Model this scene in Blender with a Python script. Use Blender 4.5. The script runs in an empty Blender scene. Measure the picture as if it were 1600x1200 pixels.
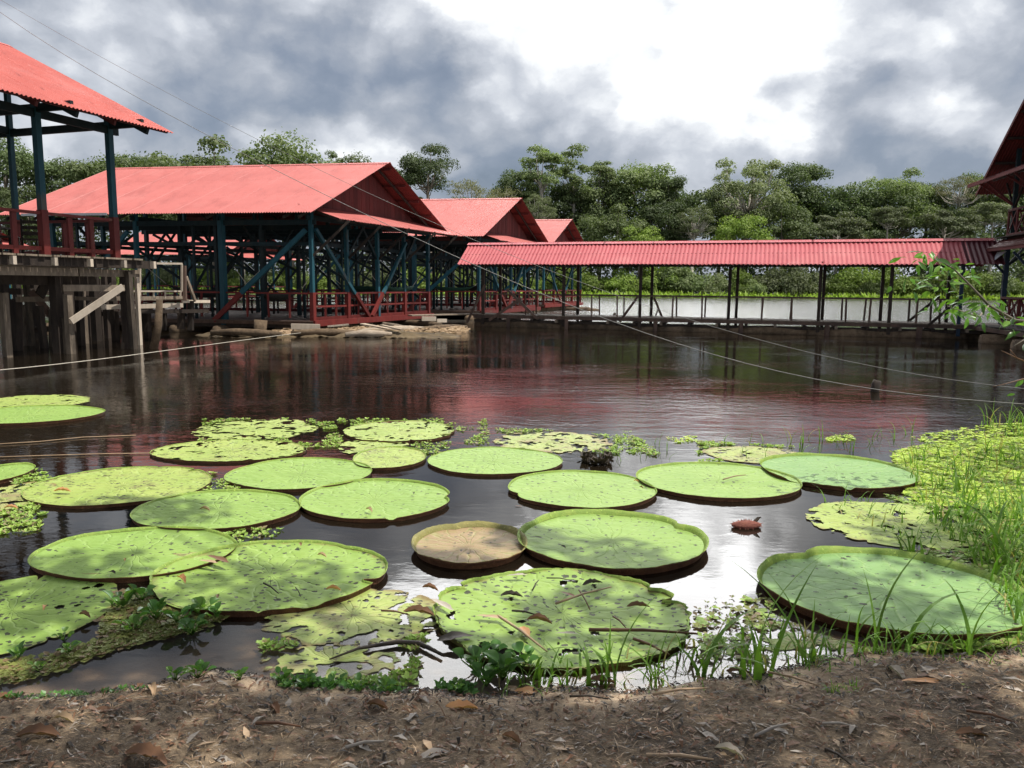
import bpy, math, random
import numpy as np
from mathutils import Vector, Matrix, noise as mnoise
R = math.radians
scene = bpy.context.scene
COL = scene.collection
rng = random.Random(7)
nrng = np.random.default_rng(11)

# ---------------------------------------------------------------- camera
PITCH, ROLL, EYE = 7.35, 0.5, 1.9
cam_d = bpy.data.cameras.new('camera'); cam = bpy.data.objects.new('camera', cam_d); COL.objects.link(cam)
CR = Matrix.Rotation(R(90 - PITCH), 3, 'X') @ Matrix.Rotation(R(ROLL), 3, 'Z')
cam.matrix_world = Matrix.Translation((0, 0, EYE)) @ CR.to_4x4()
cam_d.sensor_width = 36; cam_d.lens = 27.0; cam_d.clip_start = .05; cam_d.clip_end = 3000
scene.camera = cam
def ray(px, py):
    return CR @ Vector(((px - 800) / 1200, -(py - 600) / 1200, -1))
def P(px, py, D):                       # point seen at a picture position, D metres ahead
    r = ray(px, py); return Vector((0, 0, EYE)) + r * (D / r.y)
def G(px, py, z=0.0):                   # point of the level z seen at a picture position
    r = ray(px, py); return Vector((0, 0, EYE)) + r * ((z - EYE) / r.z)

# ---------------------------------------------------------------- light
SUN = Vector((.37, -.15, .92)).normalized()          # towards the sun
sun_el = math.asin(SUN.z); sun_az = math.atan2(SUN.x, SUN.y)
sd = bpy.data.lights.new('sun', 'SUN'); sd.energy = 4.3; sd.angle = R(.53); sd.color = (1, .955, .88)
so = bpy.data.objects.new('sun', sd); COL.objects.link(so)
so.rotation_euler = (-SUN).to_track_quat('-Z', 'Y').to_euler()
scene.view_settings.view_transform = 'Standard'; scene.view_settings.look = 'None'
scene.view_settings.gamma = 1; scene.view_settings.use_curve_mapping = False
scene.view_settings.exposure = 0.55
world = bpy.data.worlds.new('World'); scene.world = world; world.use_nodes = True

class NT:
    """tiny node-tree helper"""
    def __init__(s, tree):
        s.t = tree; s.t.nodes.clear()
    def n(s, kind, ins=None, **kw):
        nd = s.t.nodes.new(kind)
        for k, v in kw.items(): setattr(nd, k, v)
        for k, v in (ins or {}).items(): s.put(nd.inputs[k], v)
        return nd
    def put(s, sock, v):
        if isinstance(v, bpy.types.NodeSocket): s.t.links.new(v, sock)
        elif isinstance(v, bpy.types.Node): s.t.links.new(v.outputs[0], sock)
        else:
            if hasattr(sock.default_value, '__len__') and not hasattr(v, '__len__'): v = (v,) * len(sock.default_value)
            if hasattr(v, '__len__') and len(v) == 3 and len(sock.default_value) == 4: v = (*v, 1)
            sock.default_value = v
    def m(s, op, a, b=None, c=None, clamp=False):
        nd = s.t.nodes.new('ShaderNodeMath'); nd.operation = op; nd.use_clamp = clamp
        for i, v in enumerate((a, b, c)):
            if v is not None: s.put(nd.inputs[i], v)
        return nd.outputs[0]
    def vm(s, op, a, b=None, scale=None):
        nd = s.t.nodes.new('ShaderNodeVectorMath'); nd.operation = op
        s.put(nd.inputs[0], a)
        if b is not None: s.put(nd.inputs[1], b)
        if scale is not None: s.put(nd.inputs['Scale'], scale)
        return nd.outputs['Value'] if op in ('DOT_PRODUCT', 'LENGTH') else nd.outputs[0]
    def mix(s, f, a, b, mode='MIX'):
        nd = s.t.nodes.new('ShaderNodeMix'); nd.data_type = 'RGBA'; nd.blend_type = mode
        s.put(nd.inputs[0], f); s.put(nd.inputs[6], a); s.put(nd.inputs[7], b); return nd.outputs[2]
    def noise(s, vec, scale, detail=4, rough=.55, dist=0, out=0):
        nd = s.n('ShaderNodeTexNoise', {'Vector': vec, 'Scale': scale, 'Detail': detail, 'Roughness': rough, 'Distortion': dist})
        return nd.outputs[out]
    def ramp(s, f, stops, interp='LINEAR'):
        nd = s.t.nodes.new('ShaderNodeValToRGB'); nd.color_ramp.interpolation = interp
        e = nd.color_ramp.elements
        while len(e) < len(stops): e.new(1)
        for el, (p, c) in zip(e, stops):
            el.position = p; el.color = (*c, 1) if hasattr(c, '__len__') else (c, c, c, 1)
        s.put(nd.inputs[0], f); return nd.outputs[0]
    def rng(s, v, a, b, c=0, d=1, smooth=False):
        nd = s.t.nodes.new('ShaderNodeMapRange'); nd.interpolation_type = 'SMOOTHSTEP' if smooth else 'LINEAR'
        for i, x in enumerate((v, a, b, c, d)): s.put(nd.inputs[i], x)
        return nd.outputs[0]
    def scalev(s, v, xyz):
        return s.vm('MULTIPLY', v, xyz)

def build_world():
    w = NT(world.node_tree)
    sky = w.n('ShaderNodeTexSky', sky_type='NISHITA', sun_disc=False, sun_elevation=sun_el, sun_rotation=sun_az)
    sky.dust_density = 2.0
    d = w.n('ShaderNodeTexCoord').outputs['Generated']
    st = w.scalev(d, (1, 1, 1.5))
    n1 = w.noise(st, 5.5, 8, .60, 0, 1)
    dd = w.vm('NORMALIZE', w.vm('ADD', d, w.scalev(w.vm('SUBTRACT', n1, (.5, .5, .5)), (.15, .15, .11))))
    # cloud masses: picture position, angular radius (deg), brightness
    blobs = [(985, 120, 2.2, .26), (1060, 110, 3.4, .40), (1140, 110, 3.4, .40), (1195, 175, 2.0, .28), (1050, 175, 2.6, .30), (1130, 60, 2.2, .32), (840, 105, 2.6, .42), (935, 15, 1.7, .42), (770, 65, 2.4, .14), (1215, 200, 1.4, .22), (1110, 210, 2, .16), (700, 30, 3, .10),
             (1085, 2, 1.9, -.50), (1000, 25, 1.6, -.36), (915, 95, 1.3, -.20), (1172, 205, 1.2, -.26), (905, 150, 1.6, -.12), (1240, 30, 2.6, .12), (1265, 60, 2.4, .08),
             (430, 140, 5, -.15), (620, 165, 5, -.16), (760, 205, 4, -.16), (300, 100, 4, -.06), (150, 170, 5, -.15), (880, 215, 3, -.05), (520, 110, 3, -.10), (620, 20, 3, -.08),
             (60, 30, 5, .14), (240, 20, 4, .18), (420, 20, 4, .06), (350, 180, 4, .04), (780, 130, 2, .06),
             (500, 228, 1.8, .38), (570, 250, 2.0, .36), (630, 270, 1.4, .25), (50, 240, 2.2, .40), (120, 262, 1.8, .36), (425, 215, 1.3, .2),
             (1410, 160, 1.4, .22), (1460, 172, 1.6, .26), (1515, 190, 1.4, .20), (1480, 45, 2.4, .06), (1580, 60, 2.0, .08), (1370, 40, 1.8, .18), (1262, 165, .7, .34), (1312, 103, .6, .36), (1268, 100, .8, .3), (1285, 130, .5, .3),
             (1400, 265, 4, -.12), (1150, 275, 4, -.14), (1290, 275, 4, -.12), (1560, 230, 5, -.06), (1420, 130, 5, .07), (1300, 200, 4, .07), (700, 255, 3, -.14), (880, 262, 3, -.16), (1010, 250, 3, -.06), (1310, 30, 2.6, -.16), (1500, 5, 2.6, -.12),
             (1000, -230, 4.6, .72), (1120, -270, 4.6, .72), (840, -250, 4.6, .62), (690, -220, 4.5, .45), (1340, -300, 4.5, .30), (1050, -330, 8, .66), (760, -420, 8, .45), (1350, -480, 8, .24), (1000, -640, 12, .38), (400, -450, 8, .08), (1000, -1400, 24, .22)]
    tot = top = None
    for px, py, s_, a in blobs:
        c = ray(px, py).normalized(); k = 1 / R(s_) ** 2
        g = w.m('MULTIPLY', w.m('EXPONENT', w.m('MULTIPLY', w.m('SUBTRACT', w.vm('DOT_PRODUCT', dd, tuple(c)), 1), k)), a)
        if py < -90: top = g if top is None else w.m('ADD', top, g)
        else: tot = g if tot is None else w.m('ADD', tot, g)
    tot = w.m('MULTIPLY', w.m('DIVIDE', tot, w.m('ADD', 1, w.m('MULTIPLY', w.m('ABSOLUTE', tot), 1.25))), .80)
    n2 = w.noise(w.scalev(dd, (1, 1, 1.9)), 5.0, 7, .55)
    dw = w.vm('ADD', d, w.scalev(w.vm('SUBTRACT', n1, (.5, .5, .5)), (.09, .09, .07)))
    n3 = w.noise(w.scalev(dw, (1, 1, 1.2)), 12, 9, .58, 0)
    def puff(sc, sm):
        vo = w.n('ShaderNodeTexVoronoi', {'Vector': w.scalev(dw, (1, 1, 1.25)), 'Scale': sc, 'Smoothness': sm}, feature='SMOOTH_F1'); return w.m('SUBTRACT', .42, vo.outputs['Distance'])
    v = w.m('ADD', w.m('ADD', w.m('ADD', tot, w.m('MULTIPLY', top, .8)), .435), w.m('ADD', w.m('MULTIPLY', w.m('SUBTRACT', n2, .5), .80), w.m('MULTIPLY', w.m('SUBTRACT', n3, .5), .50)))
    v = w.m('ADD', v, w.m('ADD', w.m('MULTIPLY', puff(13, .3), .33), w.m('MULTIPLY', puff(31, .25), .18)))
    col = w.ramp(w.m('MULTIPLY', v, .8), [(0, (.15, .18, .235)), (.176, (.225, .26, .325)), (.33, (.36, .39, .445)), (.45, (.50, .53, .585)), (.54, (.66, .685, .725)), (.61, (.82, .84, .86)), (.72, (.93, .935, .94)), (.85, (1.0, 1.0, 1.0))])
    hot = w.m('ADD', w.m('ADD', 1, w.rng(v, .80, 1.05, 0, .5)), w.m('MULTIPLY', w.rng(top, .10, .5, 0, 1), w.rng(v, .85, 1.2, 0, 6.0)))
    cloud = w.vm('SCALE', col, scale=w.m('MULTIPLY', hot, CLOUD))
    cover = w.rng(v, .1, .5, .82, .96)
    out = w.mix(cover, sky.outputs[0], cloud)
    bg = w.n('ShaderNodeBackground', {'Color': out, 'Strength': .1})
    o = w.n('ShaderNodeOutputWorld'); w.put(o.inputs[0], bg)
CLOUD = 8.4
build_world()

# ---------------------------------------------------------------- object helpers
def tag(o, label=None, cat=None, group=None, kind=None):
    if label: o['label'] = label
    if cat: o['category'] = cat
    if group: o['group'] = group
    if kind: o['kind'] = kind
    return o
def mesh(name, v, f, mats, smooth=False, fmat=None):
    me = bpy.data.meshes.new(name)
    v = [tuple(x) for x in v] if not isinstance(v, np.ndarray) else v.tolist()
    f = f.tolist() if isinstance(f, np.ndarray) else f
    me.from_pydata(v, [], f)
    for m in (mats if isinstance(mats, (list, tuple)) else [mats]): me.materials.append(m)
    if smooth: me.polygons.foreach_set('use_smooth', [True] * len(me.polygons))
    if fmat is not None: me.polygons.foreach_set('material_index', fmat)
    me.update(); return me
def put(name, me, parent=None, loc=(0, 0, 0)):
    o = bpy.data.objects.new(name, me); COL.objects.link(o); o.location = loc
    if parent is not None: o.parent = parent
    return o
def empty(name, loc, label, cat, group=None):
    o = bpy.data.objects.new(name, None); COL.objects.link(o); o.location = loc; o.empty_display_size = .2
    return tag(o, label, cat, group)
def children(o): return [c for c in bpy.data.objects if c.parent == o]
def copy_tree(o, keep=None):
    kids = {}
    for c in bpy.data.objects:
        if c.parent: kids.setdefault(c.parent.name, []).append(c)
    def go(x, par):
        c = x.copy(); COL.objects.link(c); c.parent = par
        for k in kids.get(x.name, []):
            if keep is None or keep(k): go(k, c)
        return c
    return go(o, None)
def box_vf(a, b, w, h, up=None, base=0):
    a, b = Vector(a), Vector(b); d = (b - a).normalized()
    up = Vector(up) if up is not None else (Vector((0, 1, 0)) if abs(d.z) > .95 else Vector((0, 0, 1)))
    s = d.cross(up).normalized(); t = s.cross(d).normalized()
    v = [p + s * (i * w / 2) + t * (j * h / 2) for p in (a, b) for i, j in ((-1, -1), (1, -1), (1, 1), (-1, 1))]
    f = [(0, 1, 2, 3), (7, 6, 5, 4), (0, 4, 5, 1), (1, 5, 6, 2), (2, 6, 7, 3), (3, 7, 4, 0)]
    return v, [tuple(i + base for i in q) for q in f]
def beam(name, root, a, b, w, h, m, up=None):
    L = root.location if root is not None else Vector((0, 0, 0))
    a, b = Vector(a), Vector(b)
    v, f = box_vf((0, 0, 0), b - a, w, h, up)
    return put(name, mesh(name, v, f, m), root, a - L)
def tube_vf(pts, rads, n=8, base=0, cap=True):
    v, f = [], []
    prev = None
    for i, p in enumerate(pts):
        p = Vector(p)
        d = (Vector(pts[min(i + 1, len(pts) - 1)]) - Vector(pts[max(i - 1, 0)])).normalized()
        s = d.cross(Vector((0, 0, 1)) if abs(d.z) < .9 else Vector((0, 1, 0))).normalized() if prev is None else (prev - d * prev.dot(d)).normalized()
        prev = s; t = d.cross(s)
        r = rads[i] if hasattr(rads, '__len__') else rads
        for k in range(n):
            an = 2 * math.pi * k / n; v.append(p + s * (math.cos(an) * r) + t * (math.sin(an) * r))
    for i in range(len(pts) - 1):
        for k in range(n):
            a, b = i * n + k, i * n + (k + 1) % n
            f.append((base + a, base + b, base + b + n, base + a + n))
    if cap:
        f.append(tuple(base + k for k in reversed(range(n)))); f.append(tuple(base + (len(pts) - 1) * n + k for k in range(n)))
    return v, f
class MB:
    def __init__(s): s.v, s.f, s.mi = [], [], []
    def add(s, vf, mi=0):
        v, f = vf; b = len(s.v); s.v += [tuple(x) for x in v]; s.f += [tuple(i + b for i in q) for q in f]; s.mi += [mi] * len(f)
    def tube(s, pts, rads, n=8, mi=0): s.add(tube_vf(pts, rads, n), mi)
    def box(s, a, b, w, h, up=None, mi=0): s.add(box_vf(a, b, w, h, up), mi)
    def mesh(s, name, mats, smooth=False): return mesh(name, s.v, s.f, mats, smooth, s.mi)

# ---------------------------------------------------------------- materials
def newmat(name):
    m = bpy.data.materials.new(name); m.use_nodes = True
    t = NT(m.node_tree); o = t.n('ShaderNodeOutputMaterial'); return m, t, o
def surf(name, a, b, rough=.8, scale=6, stretch=(1, 1, 1), bump=.2, bscale=None, rnd=.25, c=None, cscale=1.2, cw=(.5, .7), spec=.3):
    """two-tone noisy surface; rnd = brightness change from object to object; c = a stain colour"""
    m, t, o = newmat(name)
    ge = t.n('ShaderNodeNewGeometry').outputs['Position']; oi = t.n('ShaderNodeObjectInfo').outputs['Random']
    p = t.vm('ADD', t.scalev(ge, stretch), t.vm('SCALE', (17, 31, 5), scale=oi))
    n = t.noise(p, scale, 6, .62)
    col = t.mix(t.rng(n, .32, .68), a, b)
    if c is not None: col = t.mix(t.rng(t.noise(p, cscale, 5, .65), *cw), col, c)
    col = t.vm('SCALE', col, scale=t.rng(oi, 0, 1, 1 - rnd, 1 + rnd))
    bs = t.n('ShaderNodeBsdfPrincipled', {'Base Color': col, 'Roughness': rough, 'Specular IOR Level': spec})
    if bump:
        h = t.noise(p, bscale or scale * 3, 5, .6)
        bs_n = t.n('ShaderNodeBump', {'Height': h, 'Strength': bump, 'Distance': .02}); t.put(bs.inputs['Normal'], bs_n)
    t.put(o.inputs[0], bs); return m
M = {}
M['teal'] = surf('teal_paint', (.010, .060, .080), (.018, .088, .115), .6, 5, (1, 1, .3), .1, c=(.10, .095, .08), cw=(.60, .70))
M['teal_shaded'] = surf('shaded_teal_paint', (.005, .015, .018), (.009, .025, .029), .65, 5, (1, 1, .3), .1, c=(.03, .035, .03), cw=(.5, .8))  # teal darkened in colour for the shade under the roofs
M['navy'] = surf('navy_paint', (.010, .022, .042), (.016, .034, .06), .6, 5, (1, 1, .3), .1)
M['red'] = surf('red_paint', (.10, .015, .013), (.155, .023, .019), .6, 5, (1, 1, .3), .15, c=(.11, .07, .052), cw=(.60, .70))
M['red_shaded'] = surf('shaded_red_paint', (.085, .016, .014), (.12, .022, .019), .65, 5, (1, 1, .3), .15)  # red with the shade on the house railings put into its colour
M['gable'] = surf('maroon_board', (.095, .02, .018), (.13, .028, .025), .75, 6, (1, 1, .15), .2, c=(.11, .03, .028), cw=(.5, .75))
M['wood'] = surf('weathered_wood', (.135, .105, .078), (.27, .215, .16), .85, 9, (1, 1, .25), .5, c=(.09, .072, .055), cw=(.5, .72), rnd=.3)
M['pile'] = surf('pile_wood', (.075, .058, .043), (.17, .135, .10), .88, 9, (1, 1, .25), .6, c=(.035, .028, .022), cw=(.5, .66), rnd=.4)
M['pale_wood'] = surf('pale_wood', (.42, .35, .27), (.55, .47, .38), .8, 8, (1, 1, .3), .4, c=(.28, .22, .17), cw=(.55, .75))
M['dark_wood'] = surf('dark_wood', (.022, .016, .013), (.05, .037, .028), .85, 8, (1, 1, .25), .5, rnd=.3)
M['wood_brown'] = surf('brown_wood', (.085, .055, .042), (.14, .09, .068), .8, 8, (1, 1, .3), .4, c=(.05, .035, .03), rnd=.3)
M['log'] = surf('old_log', (.09, .06, .037), (.17, .12, .075), .9, 7, (1, 1, 1), .9, c=(.05, .035, .022), cw=(.48, .66), rnd=.35)
M['drift'] = surf('driftwood', (.22, .17, .125), (.36, .30, .23), .9, 8, (.4, 1, 1), .8, c=(.13, .09, .06), cw=(.5, .7), rnd=.3)
M['rope'] = surf('rope', (.42, .38, .31), (.55, .5, .42), .9, 40, rnd=.1)
M['wire'] = surf('cable', (.16, .155, .145), (.24, .23, .21), .6, 40, rnd=.1)
M['hammock'] = surf('green_hammock', (.015, .05, .035), (.025, .075, .05), .9, 14, rnd=.4)
M['hammock_dark'] = surf('dark_hammock', (.02, .022, .02), (.035, .035, .03), .9, 14, rnd=.4)
M['grey_metal'] = surf('grey_sheet', (.34, .36, .38), (.45, .47, .49), .5, 6, rnd=.1)
def roofmat(name, a, b, stain, wear=.6, rough=.5, rnd=.03, fades=.35):
    m, t, o = newmat(name)
    ge = t.n('ShaderNodeNewGeometry').outputs['Position']; oi = t.n('ShaderNodeObjectInfo').outputs['Random']
    n = t.noise(ge, .9, 6, .6); col = t.mix(t.rng(n, .3, .7), a, b)
    st = t.noise(t.scalev(ge, (1.4, .5, 1.2)), 1.3, 7, .68)
    col = t.mix(t.m('MULTIPLY', t.rng(st, .52, .74), wear), col, stain)
    fade = t.rng(t.noise(t.scalev(ge, (.8, .8, .5)), .55, 5, .7), .54, .72, 0, fades); col = t.mix(fade, col, (.50, .20, .18))
    chip = t.rng(t.noise(t.scalev(ge, (1, 1, 1)), 3.1, 2, .5), .775, .80)
    col = t.mix(chip, col, (.62, .55, .52))
    col = t.vm('SCALE', col, scale=t.rng(oi, 0, 1, 1 - rnd, 1 + rnd))
    bs = t.n('ShaderNodeBsdfPrincipled', {'Base Color': col, 'Roughness': rough, 'Specular IOR Level': .35})
    t.put(o.inputs[0], bs); return m
M['roof'] = roofmat('faded_red_sheet', (.385, .100, .088), (.445, .126, .112), (.30, .075, .066), .8)
M['roof_bright'] = roofmat('red_sheet', (.375, .078, .060), (.43, .097, .076), (.30, .062, .05), .7)
M['roof_walk'] = roofmat('rose_red_sheet', (.35, .068, .076), (.41, .088, .098), (.34, .068, .078), .5)
M['roof_shaded'] = roofmat('shaded_sheet', (.075, .014, .02), (.10, .02, .028), (.06, .014, .018), .6, fades=0)  # roof red darkened to paint in the shade on the last walkway bay
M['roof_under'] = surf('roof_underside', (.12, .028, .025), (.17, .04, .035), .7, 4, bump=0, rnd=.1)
M['roof_back'] = roofmat('bare_sheet', (.10, .026, .022), (.14, .036, .03), (.07, .022, .02), .8, fades=0)

def leafmat(name, a, b, trans=.35, scale=.5, rnd=.34, rough=.55, fine=None):
    m, t, o = newmat(name)
    ge = t.n('ShaderNodeNewGeometry').outputs['Position']; oi = t.n('ShaderNodeObjectInfo').outputs['Random']
    ri = t.n('ShaderNodeNewGeometry').outputs['Random Per Island']
    n = t.noise(ge, scale, 3, .6)
    f = t.m('ADD', t.m('MULTIPLY', t.rng(n, .3, .7), .6), t.m('MULTIPLY', ri, .4))
    col = t.mix(f, a, b)
    if fine: col = t.mix(t.rng(ri, 1 - fine[0] - .001, 1 - fine[0]), col, fine[1])
    col = t.vm('SCALE', col, scale=t.rng(oi, 0, 1, 1 - rnd, 1 + rnd))
    bs = t.n('ShaderNodeBsdfPrincipled', {'Base Color': col, 'Roughness': rough, 'Specular IOR Level': .25})
    tr = t.n('ShaderNodeBsdfTranslucent', {'Color': t.vm('MULTIPLY', col, (1.1, 1.25, .6))})
    mx = t.n('ShaderNodeMixShader', {0: trans, 1: bs.outputs[0], 2: tr.outputs[0]})
    t.put(o.inputs[0], mx); return m
M['leaf_dark'] = leafmat('dark_foliage', (.056, .088, .036), (.135, .175, .070))
M['leaf_mid'] = leafmat('mid_foliage', (.088, .128, .048), (.195, .235, .098))
M['leaf_pale'] = leafmat('pale_foliage', (.115, .145, .068), (.21, .235, .122))
M['leaf_bright'] = leafmat('bright_foliage', (.12, .19, .035), (.25, .32, .075))
M['leaf_brown'] = leafmat('brownish_foliage', (.10, .105, .055), (.17, .16, .085))
M['bark'] = surf('bark', (.13, .11, .085), (.24, .21, .17), .9, 3, (1, 1, .4), .5, rnd=.3)
M['pale_bark'] = surf('pale_bark', (.34, .31, .26), (.45, .42, .36), .9, 3, (1, 1, .4), .4, rnd=.2)
M['fargrass'] = leafmat('far_grass', (.30, .44, .07), (.42, .56, .11), .4, .3)
M['grass'] = leafmat('grass_blade', (.07, .15, .02), (.16, .28, .04), .4, 4, fine=(.1, (.30, .26, .10)))
M['weed'] = leafmat('floating_weed', (.24, .36, .04), (.42, .52, .08), .25, 2.5, fine=(.12, (.30, .27, .10)))
M['weed_green'] = leafmat('green_floating_weed', (.15, .25, .05), (.29, .39, .08), .25, 2.5, fine=(.2, (.20, .17, .08)))
M['weed_olive'] = leafmat('olive_weed', (.10, .12, .03), (.22, .23, .06), .2, 2.5, fine=(.25, (.16, .11, .05)))
M['hyacinth'] = leafmat('glossy_leaf', (.05, .13, .03), (.10, .21, .045), .25, 9, rough=.3)
M['young_leaf'] = leafmat('young_leaf', (.10, .20, .03), (.17, .30, .055), .35, 9, rough=.35)
M['tree_leaf'] = leafmat('tree_leaf', (.045, .105, .025), (.10, .19, .05), .4, 9, rough=.3)
for k, a, b in (('dead_tan', (.30, .20, .12), (.42, .30, .19)), ('dead_orange', (.42, .19, .08), (.55, .30, .14)), ('dead_brown', (.11, .055, .03), (.19, .10, .055)),
                ('dead_grey', (.26, .22, .18), (.38, .33, .28)), ('dead_dark', (.03, .024, .018), (.06, .045, .032)), ('dead_green', (.2, .3, .06), (.3, .38, .1))):
    M[k] = leafmat(k + '_leaf', a, b, .15, 14, .2)
# ================================================================ THE SETTING: bank, water, far shore
EDGE = [G(px, py, 0) for px, py in ((-900, 1150), (-300, 1105), (0, 1092), (150, 1080), (250, 1066), (330, 1046), (400, 1048), (450, 1068), (560, 1072), (650, 1080), (760, 1088), (850, 1080), (960, 1080),
                                    (1060, 1068), (1200, 1052), (1290, 1032), (1420, 1026), (1600, 1012), (1750, 960), (1850, 880), (2100, 780))]
EX = np.array([p.x for p in EDGE]); EY = np.array([p.y for p in EDGE])
def edge_y(x): return np.interp(x, EX, EY)
def hnoise(x, y, s, seed=0): return mnoise.noise(Vector((x * s, y * s, seed)))
def bank_h(x, y):
    d = float(edge_y(x)) - y + (.11 * hnoise(x, 0, 1.9, 3) + .05 * hnoise(x, y, 4.5, 3)) + .02 * hnoise(x, y, 9, 5)
    if d > 0: z = (.085 + .05 * hnoise(x, 0, 1.3, 7)) * (1 - math.exp(-d / .26)) + .10 * (1 - math.exp(-d / 1.2))
    else: z = max(-1.4, d * .11 - .010)
    z += (.018 * hnoise(x, y, 3.1, 1) + .010 * hnoise(x, y, 11, 2)) * min(1, max(0, d * 5 + .3))
    if d > .05: z += .006 * hnoise(x, y, 34, 8) + .004 * hnoise(x, y, 70, 9)
    return z
def grid_mesh(name, xs, ys, hf, mat, smooth=True):
    nx, ny = len(xs), len(ys)
    v = np.array([(x, y, hf(x, y)) for y in ys for x in xs])
    i = np.arange((ny - 1) * nx).reshape(ny - 1, nx)[:, :-1].ravel()
    f = np.stack([i, i + 1, i + nx + 1, i + nx], 1)
    return mesh(name, v, f, mat, smooth), v
# ---- bank
m, t, o = newmat('damp_earth')
ge = t.n('ShaderNodeNewGeometry').outputs['Position']
n1 = t.noise(ge, 2.2, 7, .65); n2 = t.noise(ge, 26, 7, .7); n3 = t.noise(t.scalev(ge, (1, 2.2, 1)), 70, 5, .7)
col = t.mix(t.rng(n1, .40, .60), (.052, .038, .025), (.21, .152, .094))
col = t.mix(t.rng(n2, .38, .62, 0, .75), col, (.055, .037, .023))
col = t.mix(t.rng(n3, .54, .70, 0, .8), col, (.36, .25, .145))
z = t.n('ShaderNodeSeparateXYZ', {0: ge}).outputs[2]
sand = t.rng(z, .075, .035, 0, 1)
col = t.mix(sand, col, t.mix(n2, (.36, .265, .175), (.46, .35, .24)))
wet = t.rng(z, .034, .006, 0, 1)
col = t.vm('SCALE', col, scale=t.m('SUBTRACT', 1, t.m('MULTIPLY', wet, .25)))
bs = t.n('ShaderNodeBsdfPrincipled', {'Base Color': col, 'Roughness': t.m('SUBTRACT', .9, t.m('MULTIPLY', wet, .55)), 'Specular IOR Level': .35})
hh = t.m('ADD', t.m('MULTIPLY', n2, 1.0), t.m('MULTIPLY', n3, .5))
t.put(bs.inputs['Normal'], t.n('ShaderNodeBump', {'Height': hh, 'Strength': .7, 'Distance': .02})); t.put(o.inputs[0], bs)
M['earth'] = m
xs = np.concatenate([[-60, -30, -15, -9], np.arange(-6, 6.01, .05), [8, 11, 18, 30, 60]])
ys = np.concatenate([[-40, -20, -8, -3, 0, 1], np.arange(1.6, 5.2, .045), np.arange(5.4, 9, .4), [12]])
me, _ = grid_mesh('bank', xs, ys, bank_h, M['earth']); bank = put('bank', me); tag(bank, kind='structure')
# ---- water
m, t, o = newmat('tannin_water')
ge = t.n('ShaderNodeNewGeometry').outputs['Position']
xyz = t.n('ShaderNodeSeparateXYZ', {0: ge}); wy = xyz.outputs[1]
dep = t.n('ShaderNodeAttribute', attribute_name='depth').outputs['Fac']
river = t.rng(wy, 33, 44, 0, 1, True); mid = t.rng(wy, 6.5, 11, 0, 1, True)
w1 = t.noise(t.scalev(ge, (.7, 1.5, 1)), 3.2, 3, .55, .4)
w2 = t.noise(t.scalev(ge, (.8, 1.6, 1)), 10, 3, .6, .3)
w3 = t.noise(t.scalev(ge, (.8, 1.3, 1)), .35, 3, .5)            # patches of wind
gust = t.m('MAXIMUM', t.rng(w3, .4, .62, .35, 1.15), t.m('MULTIPLY', river, .8))
amp = t.m('MULTIPLY', t.m('ADD', t.m('ADD', .05, t.m('MULTIPLY', mid, .15)), t.m('MULTIPLY', river, 1.0)), gust)
h = t.m('MULTIPLY', t.m('ADD', t.m('MULTIPLY', w1, .8), t.m('MULTIPLY', w2, t.m('ADD', .28, t.m('MULTIPLY', mid, .08)))), amp)
bump = t.n('ShaderNodeBump', {'Height': h, 'Strength': 1, 'Distance': .05})
fac = t.m('EXPONENT', t.m('MULTIPLY', dep, -9))
body = t.n('ShaderNodeBsdfDiffuse', {'Color': t.mix(river, (.009, .0065, .004), (.05, .047, .04))})
thru = t.n('ShaderNodeBsdfTransparent', {'Color': t.mix(fac, (.35, .22, .10), (.98, .96, .92))})
under = t.n('ShaderNodeMixShader', {0: fac, 1: body.outputs[0], 2: thru.outputs[0]})
gl = t.n('ShaderNodeBsdfGlossy', {'Color': (1, 1, 1), 'Roughness': t.m('ADD', .03, t.m('MULTIPLY', river, .13)), 'Normal': bump})
fr = t.n('ShaderNodeFresnel', {'IOR': 1.333, 'Normal': bump})
t.put(o.inputs[0], t.n('ShaderNodeMixShader', {0: fr, 1: under.outputs[0], 2: gl.outputs[0]})); M['water'] = m
xs = np.concatenate([[-900, -300, -100, -40, -20, -9], np.arange(-6, 6.01, .09), [8, 12, 20, 40, 100, 300, 900]])
ys = np.concatenate([np.arange(1.5, 5.6, .07), np.arange(5.7, 9, .3), [11, 15, 30, 60, 100, 140]])
me, v = grid_mesh('water', xs, ys, lambda x, y: 0.0, M['water'])
at = me.attributes.new('depth', 'FLOAT', 'POINT')
at.data.foreach_set('value', [max(0.0, -bank_h(x, y)) if y < 12 else 2.0 for x, y, _ in v])
tag(put('water', me), kind='structure')
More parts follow.
